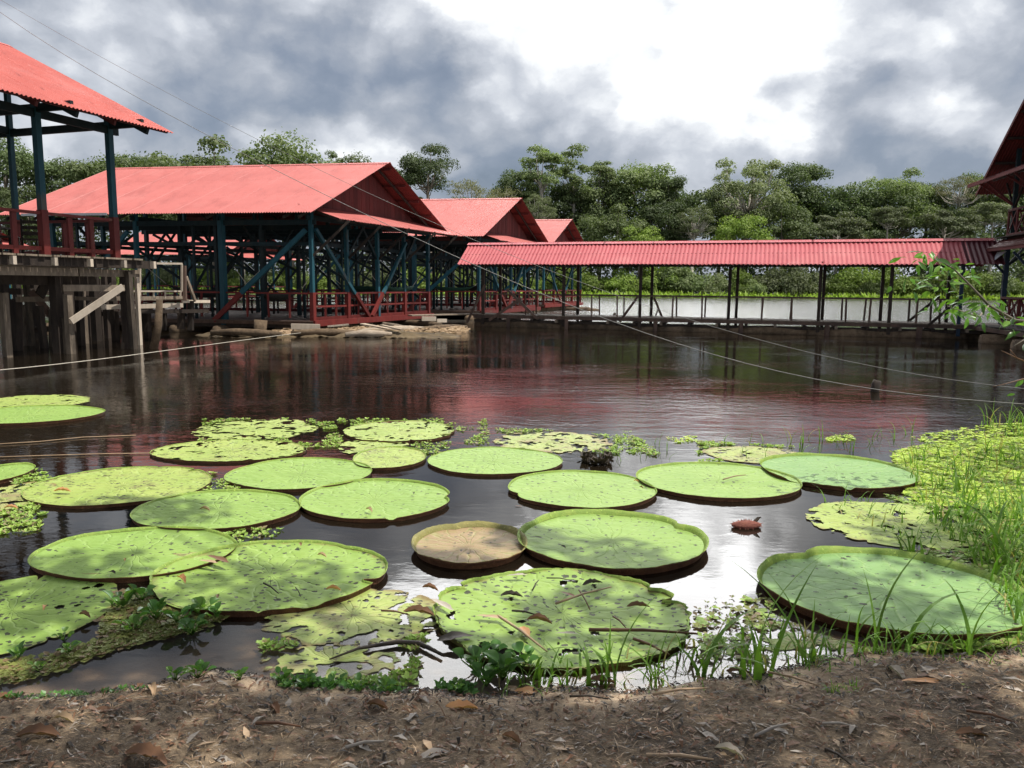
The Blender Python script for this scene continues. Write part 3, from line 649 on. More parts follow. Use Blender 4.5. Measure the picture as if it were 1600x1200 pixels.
# ---------------------------------------------------------------- covered walkway
def walkway():
    A, Bp = Vector((-1.6, 35.4, 0)), Vector((17.1, 29.3, 0)); U = (Bp - A).normalized(); V = Vector((-U.y, U.x, 0)); L = (Bp - A).length; W = 1.75
    root = empty('covered_walkway', A, 'long floating covered walkway with a rose red corrugated roof and thin dark posts', 'walkway')
    F = lambda u, v, z: A + U * u + V * v + Vector((0, 0, z))
    B = lambda n, a, b, w, h, m, up=None: beam(n, root, a, b, w, h, M[m], up)
    ze, zr, dk = 2.80, 3.80, .56
    ts = [.012, .205, .377, .564, .741, .872, .995]
    for i, q in enumerate(ts):
        u = q * L
        B('post', F(u, .06, .1), F(u, .06, ze + .1), .12, .12, 'dark_wood' if i < 6 else 'navy', U); B('post', F(u + (.25 if i < 5 else -.1), W, .1), F(u + (.25 if i < 5 else -.1), W, ze + .1), .12, .12, 'dark_wood', U)
        B('tie_beam', F(u, -.5, ze + .06), F(u, W + .5, ze + .06), .06, .1, 'dark_wood')
        for s in (-1, 1): B('rafter', F(u, W / 2 + s * 1.45, ze - .05), F(u, W / 2, zr - .1), .05, .09, 'dark_wood')
        if i < 6:
            u2 = ts[i + 1] * L
            for v in (.06, W):
                B('rail', F(u + .06, v, dk + .92), F(u2 - .06, v, dk + .92), .09, .05, 'wood_brown')
                n = 3 if i > 0 else 2
                for k in range(1, n): B('baluster', F(u + (u2 - u) * k / n + (.15 if v else 0), v, dk), F(u + (u2 - u) * k / n + rng.uniform(-.04, .04) + (.15 if v else 0), v, dk + .9), .06, .06, 'wood_brown')
            # raft logs, half sunk
            tb = MB(); zz = rng.uniform(-.02, .08); rr = rng.uniform(.20, .27)
            tb.tube([F(u - .4, .25, zz) - A, F((u + u2) / 2, .2, zz + .05) - A, F(u2 + .3, .3, zz) - A], [rr, rr * 1.1, rr * .9], 9); put('float_log', tb.mesh('float_log', M['log'], True), root)
            tb = MB(); tb.tube([F(u, W, 0) - A, F(u2, W - .1, .03) - A], [.22, .2], 9); put('float_log', tb.mesh('float_log', M['log'], True), root)
    B('brace', F(ts[2] * L - .85, -.02, .35), F(ts[2] * L - .06, .02, 1.5), .08, .1, 'wood_brown'); B('brace', F(ts[2] * L + .75, W + .05, .5), F(ts[2] * L + .35, W + .05, 1.4), .07, .09, 'wood_brown')
    B('brace', F(ts[5] * L + 1.3, -.03, .42), F(ts[6] * L - .1, .0, 1.45), .08, .1, 'dark_wood'); B('brace', F(ts[5] * L + 1.0, W, .6), F(ts[6] * L - .4, W, 1.6), .08, .1, 'dark_wood')
    B('brace', F(.6, -.1, .3), F(2.1, -.05, 1.3), .09, .12, 'wood_brown'); B('brace', F(2.9, -.1, .4), F(1.4, -.02, 1.7), .08, .11, 'wood_brown'); B('brace', F(-.5, -.1, .15), F(.35, 0, 1.9), .08, .1, 'wood_brown')
    for v in (-.02, W + .08): B('edge_beam', F(-.2, v, dk - .1), F(L + 1.7, v, dk - .1), .07, .13, 'wood_brown')
    k = 0; u = .3
    while u < L + 1.6:
        B('cross_beam', F(u, -.12, dk - .24), F(u, W + .15, dk - .24), .1, .13, 'wood' if k % 2 else 'dark_wood'); u += 1.15; k += 1
    for a, b, z_ in ((-.2, 6.5, .27), (6.4, 14.2, .25), (14, L + 1.5, .27)): B('bearer', F(a, .1, z_), F(b, .12, z_), .1, .12, 'dark_wood')
    for u in (1.5, 4.2, 8.1, 11.6, 14.9, 18.2):
        B('pile', F(u, -.1, -.3), F(u + .02, -.1, .42), .15, .15, 'wood_brown')
    mb = MB(); u = -.2
    while u < L + 1.7:
        mb.box(F(u, -.04 + rng.uniform(-.03, .03), dk - .015) - A, F(u, W + .1, dk - .015 + rng.uniform(-.008, .008)) - A, .17, .035); u += .185
    tag(put('deck_boards', mb.mesh('deck_boards', M['wood']), root), kind='stuff')
    for q in (.04, .5, .95):
        for s in (-1, 1): B('purlin', F(-.7, W / 2 + s * 1.5 * (1 - q), ze + q * (zr - ze) - .045), F(L + .1, W / 2 + s * 1.5 * (1 - q), ze + q * (zr - ze) - .045), .05, .05, 'dark_wood')
    Ls = math.hypot(1.5, 1.0)
    for s in (-1, 1):
        up = (F(0, W / 2, zr) - F(0, W / 2 + s * 1.5, ze)).normalized()
        roof_slope(root, F(-.75, W / 2 + s * 1.5, ze), U, L + .62, up, Ls, M['roof_walk'], period=.17, amp=.026, w=.85, courses=1, jit=.012)
    n = 10
    for k in range(n):
        a, b = F(-.8 + k * (L + 1.75) / n, W / 2, zr + .035), F(-.72 + (k + 1) * (L + 1.75) / n, W / 2, zr + .035); mb = MB()
        for s in (-1, 1):
            d = V * (.2 * s) + Vector((0, 0, -.11)); mb.box(a + d * .5 - A, b + d * .5 - A, .24, .012, up=Vector((0, 0, 1)) + V * (.5 * s))
        put('ridge_cap', mb.mesh('ridge_cap', M['roof_walk']), root)
    # last bay beside the two-storey house, its shadow put into the sheet colour
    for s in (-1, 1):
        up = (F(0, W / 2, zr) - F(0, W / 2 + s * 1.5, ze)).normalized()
        roof_slope(root, F(L - .12, W / 2 + s * 1.5, ze), U, 1.05, up, Ls, M['roof_shaded'], period=.17, amp=.026, w=1.05, courses=1, name='shaded_sheet', offs=.012)
    return root, F, L
wk, WF, WL = walkway()

# ---------------------------------------------------------------- raised pavilion on piles, left
def raised():
    a = Vector((.33, .944, 0)).normalized(); w = Vector((-a.y, a.x, 0)); E = Vector((-9.46, 22.06, 0))
    root = empty('raised_pavilion', E + w * 1.5 - a * .8, 'raised red roofed pavilion on grey timber piles with teal posts, at the left edge', 'pavilion')
    F = lambda s, q, z: E - a * s + w * q + Vector((0, 0, z))         # s back from the far end, q inwards
    B = lambda n, p, q, ww, h, m, up=None: beam(n, root, p, q, ww, h, M[m], up)
    EA, RI, HW, LS, DK = 6.0, 8.87, 6.04, 11.5, 2.55
    def rz(q): return EA + (RI - EA) * (1 - abs(q - HW) / HW)
    ss = [.8, 3.0, 5.3, 7.6, 9.9]; qs = [1.5, 5.2, 8.0, 10.6]
    for i, s in enumerate(ss):
        for j, q in enumerate(qs):
            wd = .155 if j == 0 else .13
            B('post', F(s, q, DK - .1), F(s, q, rz(q) - .14), wd, wd, 'teal', a)
            if j == 0 or i == 0: B('post_base', F(s, q, DK - .12), F(s, q, DK + 1.12), wd + .03, wd + .03, 'red', a)
    for q in qs: B('plate_beam', F(.5, q, 6.02 if q in (1.5, 10.6) else 6.2), F(LS - .3, q, 6.02 if q in (1.5, 10.6) else 6.2), .09, .2, 'teal_shaded')
    for s in ss:
        B('tie_beam', F(s, .3, 6.14), F(s, 11.8, 6.14), .09, .2, 'teal_shaded'); B('king_post', F(s, HW, 6.2), F(s, HW, RI - .2), .12, .12, 'teal_shaded', a)
        for sg in (0, 1): B('rafter', F(s, .15 if sg == 0 else 11.93, EA - .1), F(s, HW, RI - .14), .08, .15, 'teal_shaded')
    for s in (1.9, 4.1): B('rafter', F(s, .12, EA - .08), F(s, HW, RI - .14), .07, .13, 'gable')
    for q in (.15, .8, 1.9, 3.2, 4.6, 5.8):
        B('purlin', F(.1, q, rz(q) - .05), F(LS, q, rz(q) - .05), .06, .07, 'gable')
    # rails on the two open sides
    def rail(p, q, n):
        z = Vector((0, 0, 1)); p, q = Vector(p), Vector(q)
        for hgt, ww, h in ((1.04, .12, .07), (.16, .06, .1)): B('rail', p + z * hgt, q + z * hgt, ww, h, 'red')
        for k in range(1, n): c_ = p.lerp(q, k / n); B('baluster', c_ + z * .0, c_ + z * 1.0, .07, .13, 'red', a)
    for i in range(4): rail(F(ss[i] + .1, 1.5, DK), F(ss[i + 1] - .1, 1.5, DK), 3)
    for j in range(3): rail(F(.8, qs[j] + .1, DK), F(.8, qs[j + 1] - .1, DK), 4)
    # deck
    mb = MB(); s = .45
    while s < LS:
        mb.box(F(s, .95 + rng.uniform(-.06, .06), DK - .03) - root.location, F(s, 11, DK - .03 + rng.uniform(-.008, .008)) - root.location, .18, .045); s += .192
    tag(put('deck_boards', mb.mesh('deck_boards', M['wood']), root), kind='stuff')
    B('edge_beam', F(-.2, 1.08, DK - .17), F(LS, 1.08, DK - .17), .10, .22, 'dark_wood'); B('edge_beam', F(.2, 1.35, DK - .42), F(2.2, 1.35, DK - .42), .12, .20, 'wood'); B('edge_beam', F(2.24, 1.35, DK - .42), F(LS, 1.35, DK - .42), .12, .20, 'wood')
    for s in (.0, 1.05, 2.15, 3.2, 4.3, 5.4, 6.5): B('joist', F(s, .9, DK - .17), F(s, 10.8, DK - .17), .09, .2, 'pale_wood')
    for q in (5.2, 8.0, 10.6): B('edge_beam', F(.2, q, DK - .42), F(LS, q, DK - .42), .12, .2, 'dark_wood')
    # piles: picture column, distance, lean, size
    for i, (px, D, wd, m_, lean, top) in enumerate(((91, 20.3, .24, 'dark_wood', 0, 2.2), (108, 20.15, .16, 'pile', 0, 1.55), (207, 21.75, .14, 'pile', .02, 2.2), (188, 21.9, .13, 'pile', -.10, 1.0), (198, 21.9, .19, 'dark_wood', 0, 2.2),
                                                    (8, 19.2, .16, 'pile', 0, 1.6), (22, 21, .20, 'dark_wood', -.05, 1.4), (40, 22.6, .14, 'pile', 0, 1.2), (48, 22.5, .13, 'pile', .03, 1.9), (68, 21.8, .16, 'dark_wood', .05, 1.2),
                                                    (77, 22.3, .11, 'pile', -.04, 1.1), (125, 22.8, .16, 'dark_wood', 0, 2.1), (131, 23.6, .15, 'pile', 0, 1.0), (150, 24.6, .22, 'dark_wood', 0, 2.1), (217, 23.2, .10, 'pale_wood', 0, 2.15),
                                                    (168, 26, .18, 'dark_wood', 0, 2.1), (230, 26, .18, 'dark_wood', 0, 1.2), (101, 20.25, .10, 'pile', 0, .95), (60, 25, .2, 'dark_wood', .03, 2.1), (115, 26, .2, 'dark_wood', 0, 2.1), (140, 27, .16, 'dark_wood', -.02, 2.1), (180, 25, .18, 'dark_wood', .02, 2.1), (30, 27, .2, 'dark_wood', 0, 2.1), (205, 27, .16, 'dark_wood', 0, 2.1), (12, 24, .2, 'dark_wood', .02, 2.1), (90, 28, .18, 'dark_wood', 0, 2.1), (160, 28.5, .16, 'dark_wood', 0, 2.0), (196, 24, .12, 'pile', .03, 1.3))):
        p = P(px, 500, D); B('pile', (p.x, p.y, -.5), (p.x - lean * 2, p.y, top), wd, wd, m_, a)
    # walings, braces and loose boards between the piles
    def px_beam(n, A_, B_, w_, h_, m_): B(n, P(*A_), P(*B_), w_, h_, M and m_)
    px_beam('brace', (111, 502, 20.0), (192, 448, 21.2), .05, .17, 'pale_wood')
    px_beam('waling', (98, 450, 20.3), (194, 450, 21.6), .07, .17, 'wood'); px_beam('waling', (0, 436, 19.5), (150, 440, 21.2), .10, .26, 'dark_wood')
    px_beam('waling', (25, 468, 20.8), (82, 467, 21.5), .06, .14, 'wood'); px_beam('waling', (117, 466, 22.2), (182, 468, 23), .06, .11, 'wood')
    px_beam('brace', (62, 462, 21), (78, 428, 21.4), .05, .30, 'dark_wood'); px_beam('brace', (48, 455, 22), (82, 495, 22.4), .05, .2, 'wood_brown')
    px_beam('waling', (50, 455, 22.6), (82, 453, 23), .05, .08, 'pale_wood'); px_beam('waling', (0, 455, 24), (195, 458, 26), .08, .2, 'dark_wood'); px_beam('waling', (0, 492, 24.5), (190, 490, 26.5), .07, .16, 'dark_wood'); px_beam('brace', (112, 505, 24), (180, 440, 25), .06, .14, 'dark_wood'); px_beam('board', (52, 515, 23), (90, 513, 23.2), .05, .16, 'dark_wood')
    Ls = math.hypot(HW, RI - EA); up = (F(0, HW, RI) - F(0, 0, EA)).normalized(); up2 = (F(0, HW, RI) - F(0, 2 * HW, EA)).normalized()
    roof_slope(root, F(0, 0, EA), -a, LS, up, Ls, M['roof_bright'], courses=3, period=.11, amp=.018); roof_slope(root, F(0, 2 * HW, EA), -a, LS, up2, Ls, M['roof_bright'], courses=3, period=.11, amp=.018)
    for k in range(6):
        p, q = F(k * LS / 6 - .02, HW, RI + .02), F((k + 1) * LS / 6 + .06, HW, RI + .02); mb = MB()
        for sg in (-1, 1):
            d = w * (.18 * sg) + Vector((0, 0, -.085)); mb.box(p + d * .5 - root.location, q + d * .5 - root.location, .2, .012, up=Vector((0, 0, 1)) + w * (.475 * sg))
        put('ridge_cap', mb.mesh('ridge_cap', M['roof_bright']), root)
    return root, F
rp, RF = raised()
def chair(loc, rz_, label):
    e = empty('wooden_chair', loc, label, 'chair', 'chairs on the raised pavilion deck'); e.rotation_euler.z = rz_
    def b(n, p, q, w_, h_): v, f = box_vf(p, q, w_, h_); put(n, mesh(n, v, f, M['dark_wood']), e)
    for x in (-.2, .2):
        b('leg', (x, -.2, 0), (x, -.2, .43), .05, .05); b('leg', (x, .2, 0), (x, .26, 1.0), .05, .05)
    b('seat', (-.23, 0, .45), (.23, 0, .45), .46, .04)
    for z_ in (.62, .78, .93): b('back_slat', (-.18, .22 + z_ * .04, z_), (.18, .22 + z_ * .04, z_), .025, .09)
chair(RF(3.3, 2.4, 2.55), 1.9, 'dark slatted chair behind the raised pavilion rail, nearer the left post')
chair(RF(2.2, 3.0, 2.55), .4, 'dark slatted chair behind the raised pavilion rail, nearer the corner post')
def table(loc, label, m_='dark_wood', s=1.0):
    e = empty('wooden_table', loc, label, 'table')
    def b(n, p, q, w_, h_): v, f = box_vf(p, q, w_, h_); put(n, mesh(n, v, f, M[m_]), e)
    b('table_top', (-.6 * s, 0, .74), (.6 * s, 0, .74), .75, .05)
    for x in (-.5 * s, .5 * s):
        for y in (-.3, .3): b('leg', (x, y, 0), (x, y, .715), .07, .07)
table(RF(2.7, 4.0, 2.55), 'dark table between the two chairs on the raised pavilion deck')

# ---------------------------------------------------------------- low landing stage between the raised pavilion and the big hall
def landing():
    o = P(215, 530, 24.0); root = empty('landing_stage', (o.x, o.y, 0), 'low weathered landing stage with thin rails between the raised pavilion and the big hall', 'jetty')
    def b(n, A_, B_, w_, h_, m_): beam(n, root, P(*A_), P(*B_), w_, h_, M[m_])
    b('rail', (203, 411, 22.6), (284, 412, 24.8), .05, .06, 'pale_wood'); b('rail', (190, 455, 23), (288, 455, 25.4), .06, .05, 'pale_wood')
    b('stringer', (180, 466, 23.2), (290, 465, 26), .08, .10, 'wood'); b('stringer', (157, 480, 23), (285, 477, 25.6), .08, .14, 'pale_wood')
    b('stringer', (285, 471, 25.6), (327, 471, 27), .07, .10, 'pale_wood'); b('stringer', (195, 487, 23.4), (325, 486, 26.6), .10, .12, 'dark_wood')
    for px, D, y0, y1, w_, m_ in ((284, 25, 412, 455, .05, 'pale_wood'), (213, 23.6, 441, 462, .05, 'wood'), (218, 23.8, 413, 472, .07, 'pale_wood'), (240, 24.2, 455, 466, .04, 'pale_wood'), (258, 24.6, 455, 466, .04, 'pale_wood'), (282, 25.2, 455, 466, .04, 'pale_wood'),
                                (215, 24.2, 478, 522, .11, 'wood'), (283, 25.9, 484, 514, .19, 'dark_wood'), (298, 26.0, 470, 516, .16, 'dark_wood'), (228, 25, 478, 518, .2, 'dark_wood'), (129, 23.4, 455, 525, .12, 'wood'), (256, 25.4, 485, 516, .15, 'dark_wood')):
        b('post', (px, y0, D), (px, y1, D), w_, w_, m_)
    b('brace', (291, 433, 25.4), (305, 470, 26), .06, .12, 'wood'); b('post', (288, 415, 25.3), (289, 470, 25.3), .10, .10, 'wood_brown')
    mb = MB(); L = root.location
    for k in range(9):
        q = k / 8; A_ = P(170 + 2 * k, 468.5, 23.4 + q * 1.4); mb.box(A_ - L, P(287 + k * .6, 468, 26 + q * 1.4) - L, .16, .04)
    tag(put('deck_boards', mb.mesh('deck_boards', M['wood']), root), kind='stuff')
    return root
landing()

# ---------------------------------------------------------------- two-storey house at the right edge
def house():
    far = Vector((18.45, 30.6, 0)); g = Vector((-.22, -.975, 0)).normalized(); x = Vector((.975, -.22, 0)).normalized()
    root = empty('two_storey_house', far + x * 1.2 + g * .8, 'dark two-storey wooden house with red crossed railings at the right picture edge', 'house')
    F = lambda u, v, z: far + x * u + g * v + Vector((0, 0, z))          # u into the house, v towards the viewer
    B = lambda n, p, q, w_, h, m_, up=None: beam(n, root, p, q, w_, h, M[m_], up)
    LV, EA, RI, LU, FL, DK = 9.6, 6.55, 9.9, 9.0, 3.85, .55
    us = [.5, 2.3, 5.0, 8.0]; vs = [1.0, 3.5, 6.0, 8.6]
    def rz(v): return EA + (RI - EA) * (1 - abs(v - LV / 2) / (LV / 2))
    for u in us:
        for v in vs:
            B('post', F(u, v, .2), F(u, v, FL), .16, .16, 'navy', x); B('post', F(u + .1, v, FL), F(u + .1, v, rz(v) - .15), .14, .14, 'teal_shaded', x)
    for v in vs:
        for s in (-1, 1):
            B('brace', F(.5, v, 2.75), F(.5 + .75, v + s * .5, 3.5), .06, .08, 'teal_shaded'); B('brace', F(.6, v, 5.0), F(-.55, v + s * .35, 5.9), .06, .07, 'gable')
            B('brace', F(.6, v, 4.9), F(.6, v + s * .9, 5.95), .06, .07, 'dark_wood')
        B('brace', F(.45, v, 2.5), F(-.2, v, 3.2), .06, .08, 'navy')
    for u in us: B('floor_beam', F(u, .6, FL - .12), F(u, 9.2, FL - .12), .1, .22, 'dark_wood')
    for v in vs: B('floor_beam', F(.2, v, FL - .32), F(8.4, v, FL - .32), .1, .2, 'dark_wood')
    # upper and lower crossed railings
    def xrail(v0, v1, z, u=.42, n=3):
        for h_ in (.08, .98): B('rail', F(u, v0, z + h_), F(u, v1, z + h_), .08, .08, 'red_shaded')
        for k in range(n):
            a_, b_ = v0 + (v1 - v0) * k / n, v0 + (v1 - v0) * (k + 1) / n
            B('baluster', F(u, a_ + .03, z + .05), F(u, a_ + .03, z + 1), .06, .07, 'red_shaded'); B('cross_bar', F(u, a_ + .06, z + .1), F(u, b_ - .06, z + .95), .03, .06, 'red_shaded'); B('cross_bar', F(u + .04, a_ + .06, z + .95), F(u + .04, b_ - .06, z + .1), .03, .06, 'red_shaded')
    def xrail_u(u0, u1, z, v, n):
        for h_ in (.08, .98): B('rail', F(u0, v, z + h_), F(u1, v, z + h_), .08, .08, 'red_shaded')
        for k in range(n):
            a_, b_ = u0 + (u1 - u0) * k / n, u0 + (u1 - u0) * (k + 1) / n
            B('baluster', F(a_ + .03, v, z + .05), F(a_ + .03, v, z + 1), .06, .07, 'red_shaded'); B('cross_bar', F(a_ + .06, v, z + .1), F(b_ - .06, v, z + .95), .03, .06, 'red_shaded'); B('cross_bar', F(a_ + .06, v - .04, z + .95), F(b_ - .06, v - .04, z + .1), .03, .06, 'red_shaded')
    for i in range(3): xrail(vs[i] + .06, vs[i + 1] - .06, FL); xrail(vs[i] + .06, vs[i + 1] - .06, DK + .05)
    xrail_u(.55, 2.2, FL, .92, 3); xrail_u(.55, 2.2, DK, .92, 3)
    mb = MB(); v = .4
    while v < 9.3:
        mb.box(F(-.5, v, DK - .02) - root.location, F(8.5, v, DK - .02) - root.location, .17, .04); mb.box(F(.2, v, FL - .0) - root.location, F(8.5, v, FL) - root.location, .17, .04); v += .18
    tag(put('floor_boards', mb.mesh('floor_boards', M['dark_wood']), root), kind='stuff')
    B('edge_beam', F(-.55, .3, DK - .12), F(-.55, 9.3, DK - .12), .08, .14, 'wood_brown'); B('edge_beam', F(-1.6, .5, DK - .05), F(.5, .5, DK - .05), .4, .07, 'wood')
    for k, v in enumerate((.8, 3.6, 6.4, 9)):
        tb = MB(); tb.tube([F(-1, v, .02) - root.location, F(8.5, v, .05) - root.location], [.3, .28], 9); put('float_log', tb.mesh('float_log', M['log'], True), root)
    # canopy between the floors and its loose grey sheet
    up = (F(.6, 0, 3.82) - F(-.35, 0, 3.40)); roof_slope(root, F(-.35, .1, 3.40), g, 9.3, up.normalized(), up.length, M['roof_back'], courses=1, name='canopy_sheet')
    B('canopy_beam', F(-.31, .1, 3.34), F(-.31, 9.4, 3.34), .06, .10, 'gable')
    d = (F(-.05, 1.1, 3.22) - F(-.3, .6, 2.85)); me, _ = corr_sheet(g, d.normalized(), 1.7, .62, .1, .016, 'awning_sheet', M['grey_metal']); put('awning_sheet', me, root, F(-.3, .35, 2.92) - root.location)
    # roof: far and near slopes, gable overhang to the left, pent below the gable
    Ls = math.hypot(LV / 2, RI - EA)
    for v0, up in ((0, (F(0, LV / 2, RI) - F(0, 0, EA)).normalized()), (LV, (F(0, LV / 2, RI) - F(0, LV, EA)).normalized())):
        e_ = 1.25 if v0 == 0 else 0; q_ = (RI - EA) / (LV / 2); roof_slope(root, F(0, v0 - e_, EA - e_ * q_), x, LU, up, Ls * (1 + e_ / (LV / 2)), M['roof_back'], courses=3)
        for q in (.06, .28, .5, .72, .94):
            v = q * LV / 2 if v0 == 0 else LV - q * LV / 2
            B('purlin', F(.05, v, rz(v) - .07), F(LU - .1, v, rz(v) - .07), .07, .09, 'dark_wood')
    B('barge_board', F(-.02, -1.25, EA - .02 - 1.25 * (RI - EA) / (LV / 2)), F(-.02, LV / 2, RI - .02), .03, .12, 'gable'); B('barge_board', F(-.02, LV, EA - .02), F(-.02, LV / 2, RI - .02), .03, .12, 'gable')
    v = .4; gu = 1.3
    while v < LV - .4:
        za = rz(v) - .2; zb = rz(v + .29) - .2
        if min(za, zb) > EA + .1:
            pts = [F(gu + e, s, z_) - root.location for e in (0, .025) for s, z_ in ((v, EA - .1), (v + .29, EA - .1), (v + .29, zb), (v, za))]
            put('gable_board', mesh('gable_board', pts, [(0, 1, 2, 3), (7, 6, 5, 4), (0, 4, 5, 1), (1, 5, 6, 2), (2, 6, 7, 3), (3, 7, 4, 0)], M['gable']), root)
        v += .3
    up = F(.9, 0, 6.5) - F(-.75, 0, 5.92); roof_slope(root, F(-.75, .0, 5.92), g, 9.8, up.normalized(), up.length, M['roof_back'], courses=1, name='pent_sheet')
    B('pent_beam', F(-.71, .0, 5.86), F(-.71, 9.8, 5.86), .07, .11, 'gable'); B('pent_beam', F(.1, .2, 6.1), F(.1, 9.6, 6.1), .08, .16, 'dark_wood')
    return root
house()

# ---------------------------------------------------------------- hammocks
def hammock(a, b, sag, m_, label, wid=.75):
    a, b = Vector(a), Vector(b); e = empty('hammock', (a + b) / 2 - Vector((0, 0, sag)), label, 'hammock', 'hammocks slung in the open halls'); L = e.location
    n, k = 14, 7; V_, F_ = [], []; d = (b - a).normalized(); s = d.cross(Vector((0, 0, 1))).normalized()
    for i in range(n + 1):
        q = .16 + .68 * i / n; c_ = a.lerp(b, q) - Vector((0, 0, sag * (1 - (2 * q - 1) ** 2))); wv = wid * math.sin(math.pi * i / n) ** .55 * .5 + .02
        for j in range(k + 1):
            t_ = 2 * j / k - 1; V_.append(c_ + s * (wv * t_) + Vector((0, 0, .38 * wid * abs(t_) ** 2.2 * math.sin(math.pi * i / n) - .05)) - L)
    for i in range(n):
        for j in range(k): q = i * (k + 1) + j; F_.append((q, q + 1, q + k + 2, q + k + 1))
    o = put('sling', mesh('sling', V_, F_, M[m_], True), e); md = o.modifiers.new('thick', 'SOLIDIFY'); md.thickness = .015
    for A_, q in ((a, .16), (b, .84)):
        c_ = a.lerp(b, q) - Vector((0, 0, sag * (1 - (2 * q - 1) ** 2) + .05)); mb = MB(); mb.tube([A_ - L, c_ - L], .012, 5); put('rope', mb.mesh('rope', M['rope']), e)
hu = [.6 + 3.62 * k for k in range(4)]; hv = [.85 + 2.275 * j for j in range(5)]
hammock(HF(hu[2], hv[0] + .4, 2.5), HF(hu[1], hv[1], 2.5), 1.15, 'hammock_dark', 'dark hammock just left of the doubled teal post of the big hall')
hammock(HF(hu[1], hv[0] + .6, 2.5), HF(hu[0] + .8, hv[0] + 1.4, 2.4), 1.2, 'hammock_dark', 'dark hammock behind the long diagonal brace of the big hall front')
hammock(HF(hu[0] + .3, hv[2], 2.3), HF(hu[0] + .4, hv[4], 2.3), .8, 'hammock', 'green hammock near the back right corner of the big hall')
hammock(HF(hu[1], hv[3], 2.3), HF(hu[0] + .2, hv[3] + .3, 2.3), .75, 'hammock', 'green hammock deep inside the big hall, left of the back corner one')
D2 = Vector((5.66, 12.8, 0))
hammock(HF(hu[1], hv[0] + .5, 2.4) + D2, HF(hu[0], hv[0] + .7, 2.3) + D2, .85, 'hammock', 'wide green hammock at the front of the second hall behind the walkway')
hammock(HF(hu[1] + .3, hv[2], 2.4) + D2, HF(hu[0], hv[1], 2.4) + D2, .8, 'hammock_dark', 'dark hammock inside the second hall')
table(HF(2.4, 5.4, .5), 'dark table in the middle of the big hall', s=1.2); table(HF(6.8, 6.6, .5), 'dark table in the left half of the big hall', s=1.2)

# ---------------------------------------------------------------- mud raft, logs and boards at the foot of the big hall
me_pts = []
def mound(name, x0, x1, y0, y1, hgt, mat, seed):
    nx, ny = 170, 30; xs_ = np.linspace(x0, x1, nx); ys_ = np.linspace(0, 1, ny); v = []
    for q in ys_:
        for xx in xs_:
            s = (xx - x0) / (x1 - x0); env = math.sin(math.pi * min(1, max(0, s))) ** .35
            y = y0 + (y1 - y0) * q + .25 * hnoise(xx, 0, .8, seed)
            v.append((xx, y, -.06 + hgt * env * math.sin(math.pi * (q * .9 + .05)) ** .7 * (.7 + .5 * hnoise(xx, y, 1.3, seed)) + .07 * hnoise(xx, y, 3.5, seed + 1) + .04 * hnoise(xx, y, 9, seed + 2)))
    i = np.arange((ny - 1) * nx).reshape(ny - 1, nx)[:, :-1].ravel()
    return mesh(name, v, np.stack([i, i + 1, i + nx + 1, i + nx], 1), mat, True)
M['mud'] = surf('straw_mud', (.06, .043, .026), (.16, .115, .06), .95, 2.4, (.5, 1, 1), 1, 14, c=(.05, .04, .028), cw=(.47, .62))
a_, b_ = G(300, 524), G(735, 513)
tag(put('mud_bank', mound('mud_bank', a_.x, b_.x, 27.2, 29.3, .30, M['mud'], 4)), kind='structure')
LOGS = [((560, 519), (668, 514), .17, 'drift', 'pale split driftwood log lying across the mud in front of the hall'), ((575, 506), (640, 513), .13, 'drift', 'slanting bleached log on top of the mud raft'),
        ((620, 505), (690, 507), .16, 'log', 'dark log under the right end of the hall sill'), ((655, 516), (729, 511), .15, 'log', 'brown log pointing right into the pond from the mud raft'),
        ((455, 521), (560, 520), .15, 'log', 'straw coloured log along the waterline below the hall corner'), ((540, 523), (612, 522), .14, 'drift', 'short pale log at the water edge of the mud raft'),
        ((330, 520), (440, 522), .16, 'log', 'dark log along the waterline left of the standing stump')]
for k, (p, q, rr, m_, lb) in enumerate(LOGS):
    A_, B_ = G(*p, .12), G(*q, .12); rr *= .8; e = tb = MB(); c_ = (A_ + B_) / 2
    tb.tube([A_ - c_, A_.lerp(B_, .35) - c_ + Vector((0, .08, .05)), A_.lerp(B_, .7) - c_ + Vector((0, -.06, .03)), B_ - c_], [rr * .8, rr, rr * 1.05, rr * .6], 9)
    tag(put('driftwood_log', tb.mesh('driftwood_log', M[m_], True), None, c_), lb, 'log', 'logs on the mud raft')
for k, (p, q, w_, h_, m_, lb) in enumerate((((566, 506, 28), (608, 514, 27.6), .32, .04, 'drift', 'curled grey plank lying on the mud raft'), ((596, 508, 28.2), (628, 515, 27.7), .2, .04, 'drift', 'narrow grey plank beside the curled one on the mud raft'),
                                         ((455, 510, 28), (500, 511, 28.2), .2, .2, 'pale_wood', 'square whitish beam end lying left of the hall corner'), ((512, 510, 27.9), (545, 507, 28), .05, .06, 'pale_wood', 'thin pale stick on the mud below the hall corner'),
                                         ((659, 498, 29), (681, 498, 29.2), .1, .16, 'pale_wood', 'pale wooden block at the right end of the mud raft'), ((683, 501, 29.2), (698, 501, 29.3), .1, .13, 'pale_wood', 'smaller pale block right of the wooden block on the mud raft'))):
    A_, B_ = P(*p), P(*q); c_ = (A_ + B_) / 2; v, f = box_vf(A_ - c_, B_ - c_, w_, h_); tag(put('loose_board', mesh('loose_board', v, f, M[m_]), None, c_), lb, 'board')
rr = random.Random(12); V_, F_ = [], []
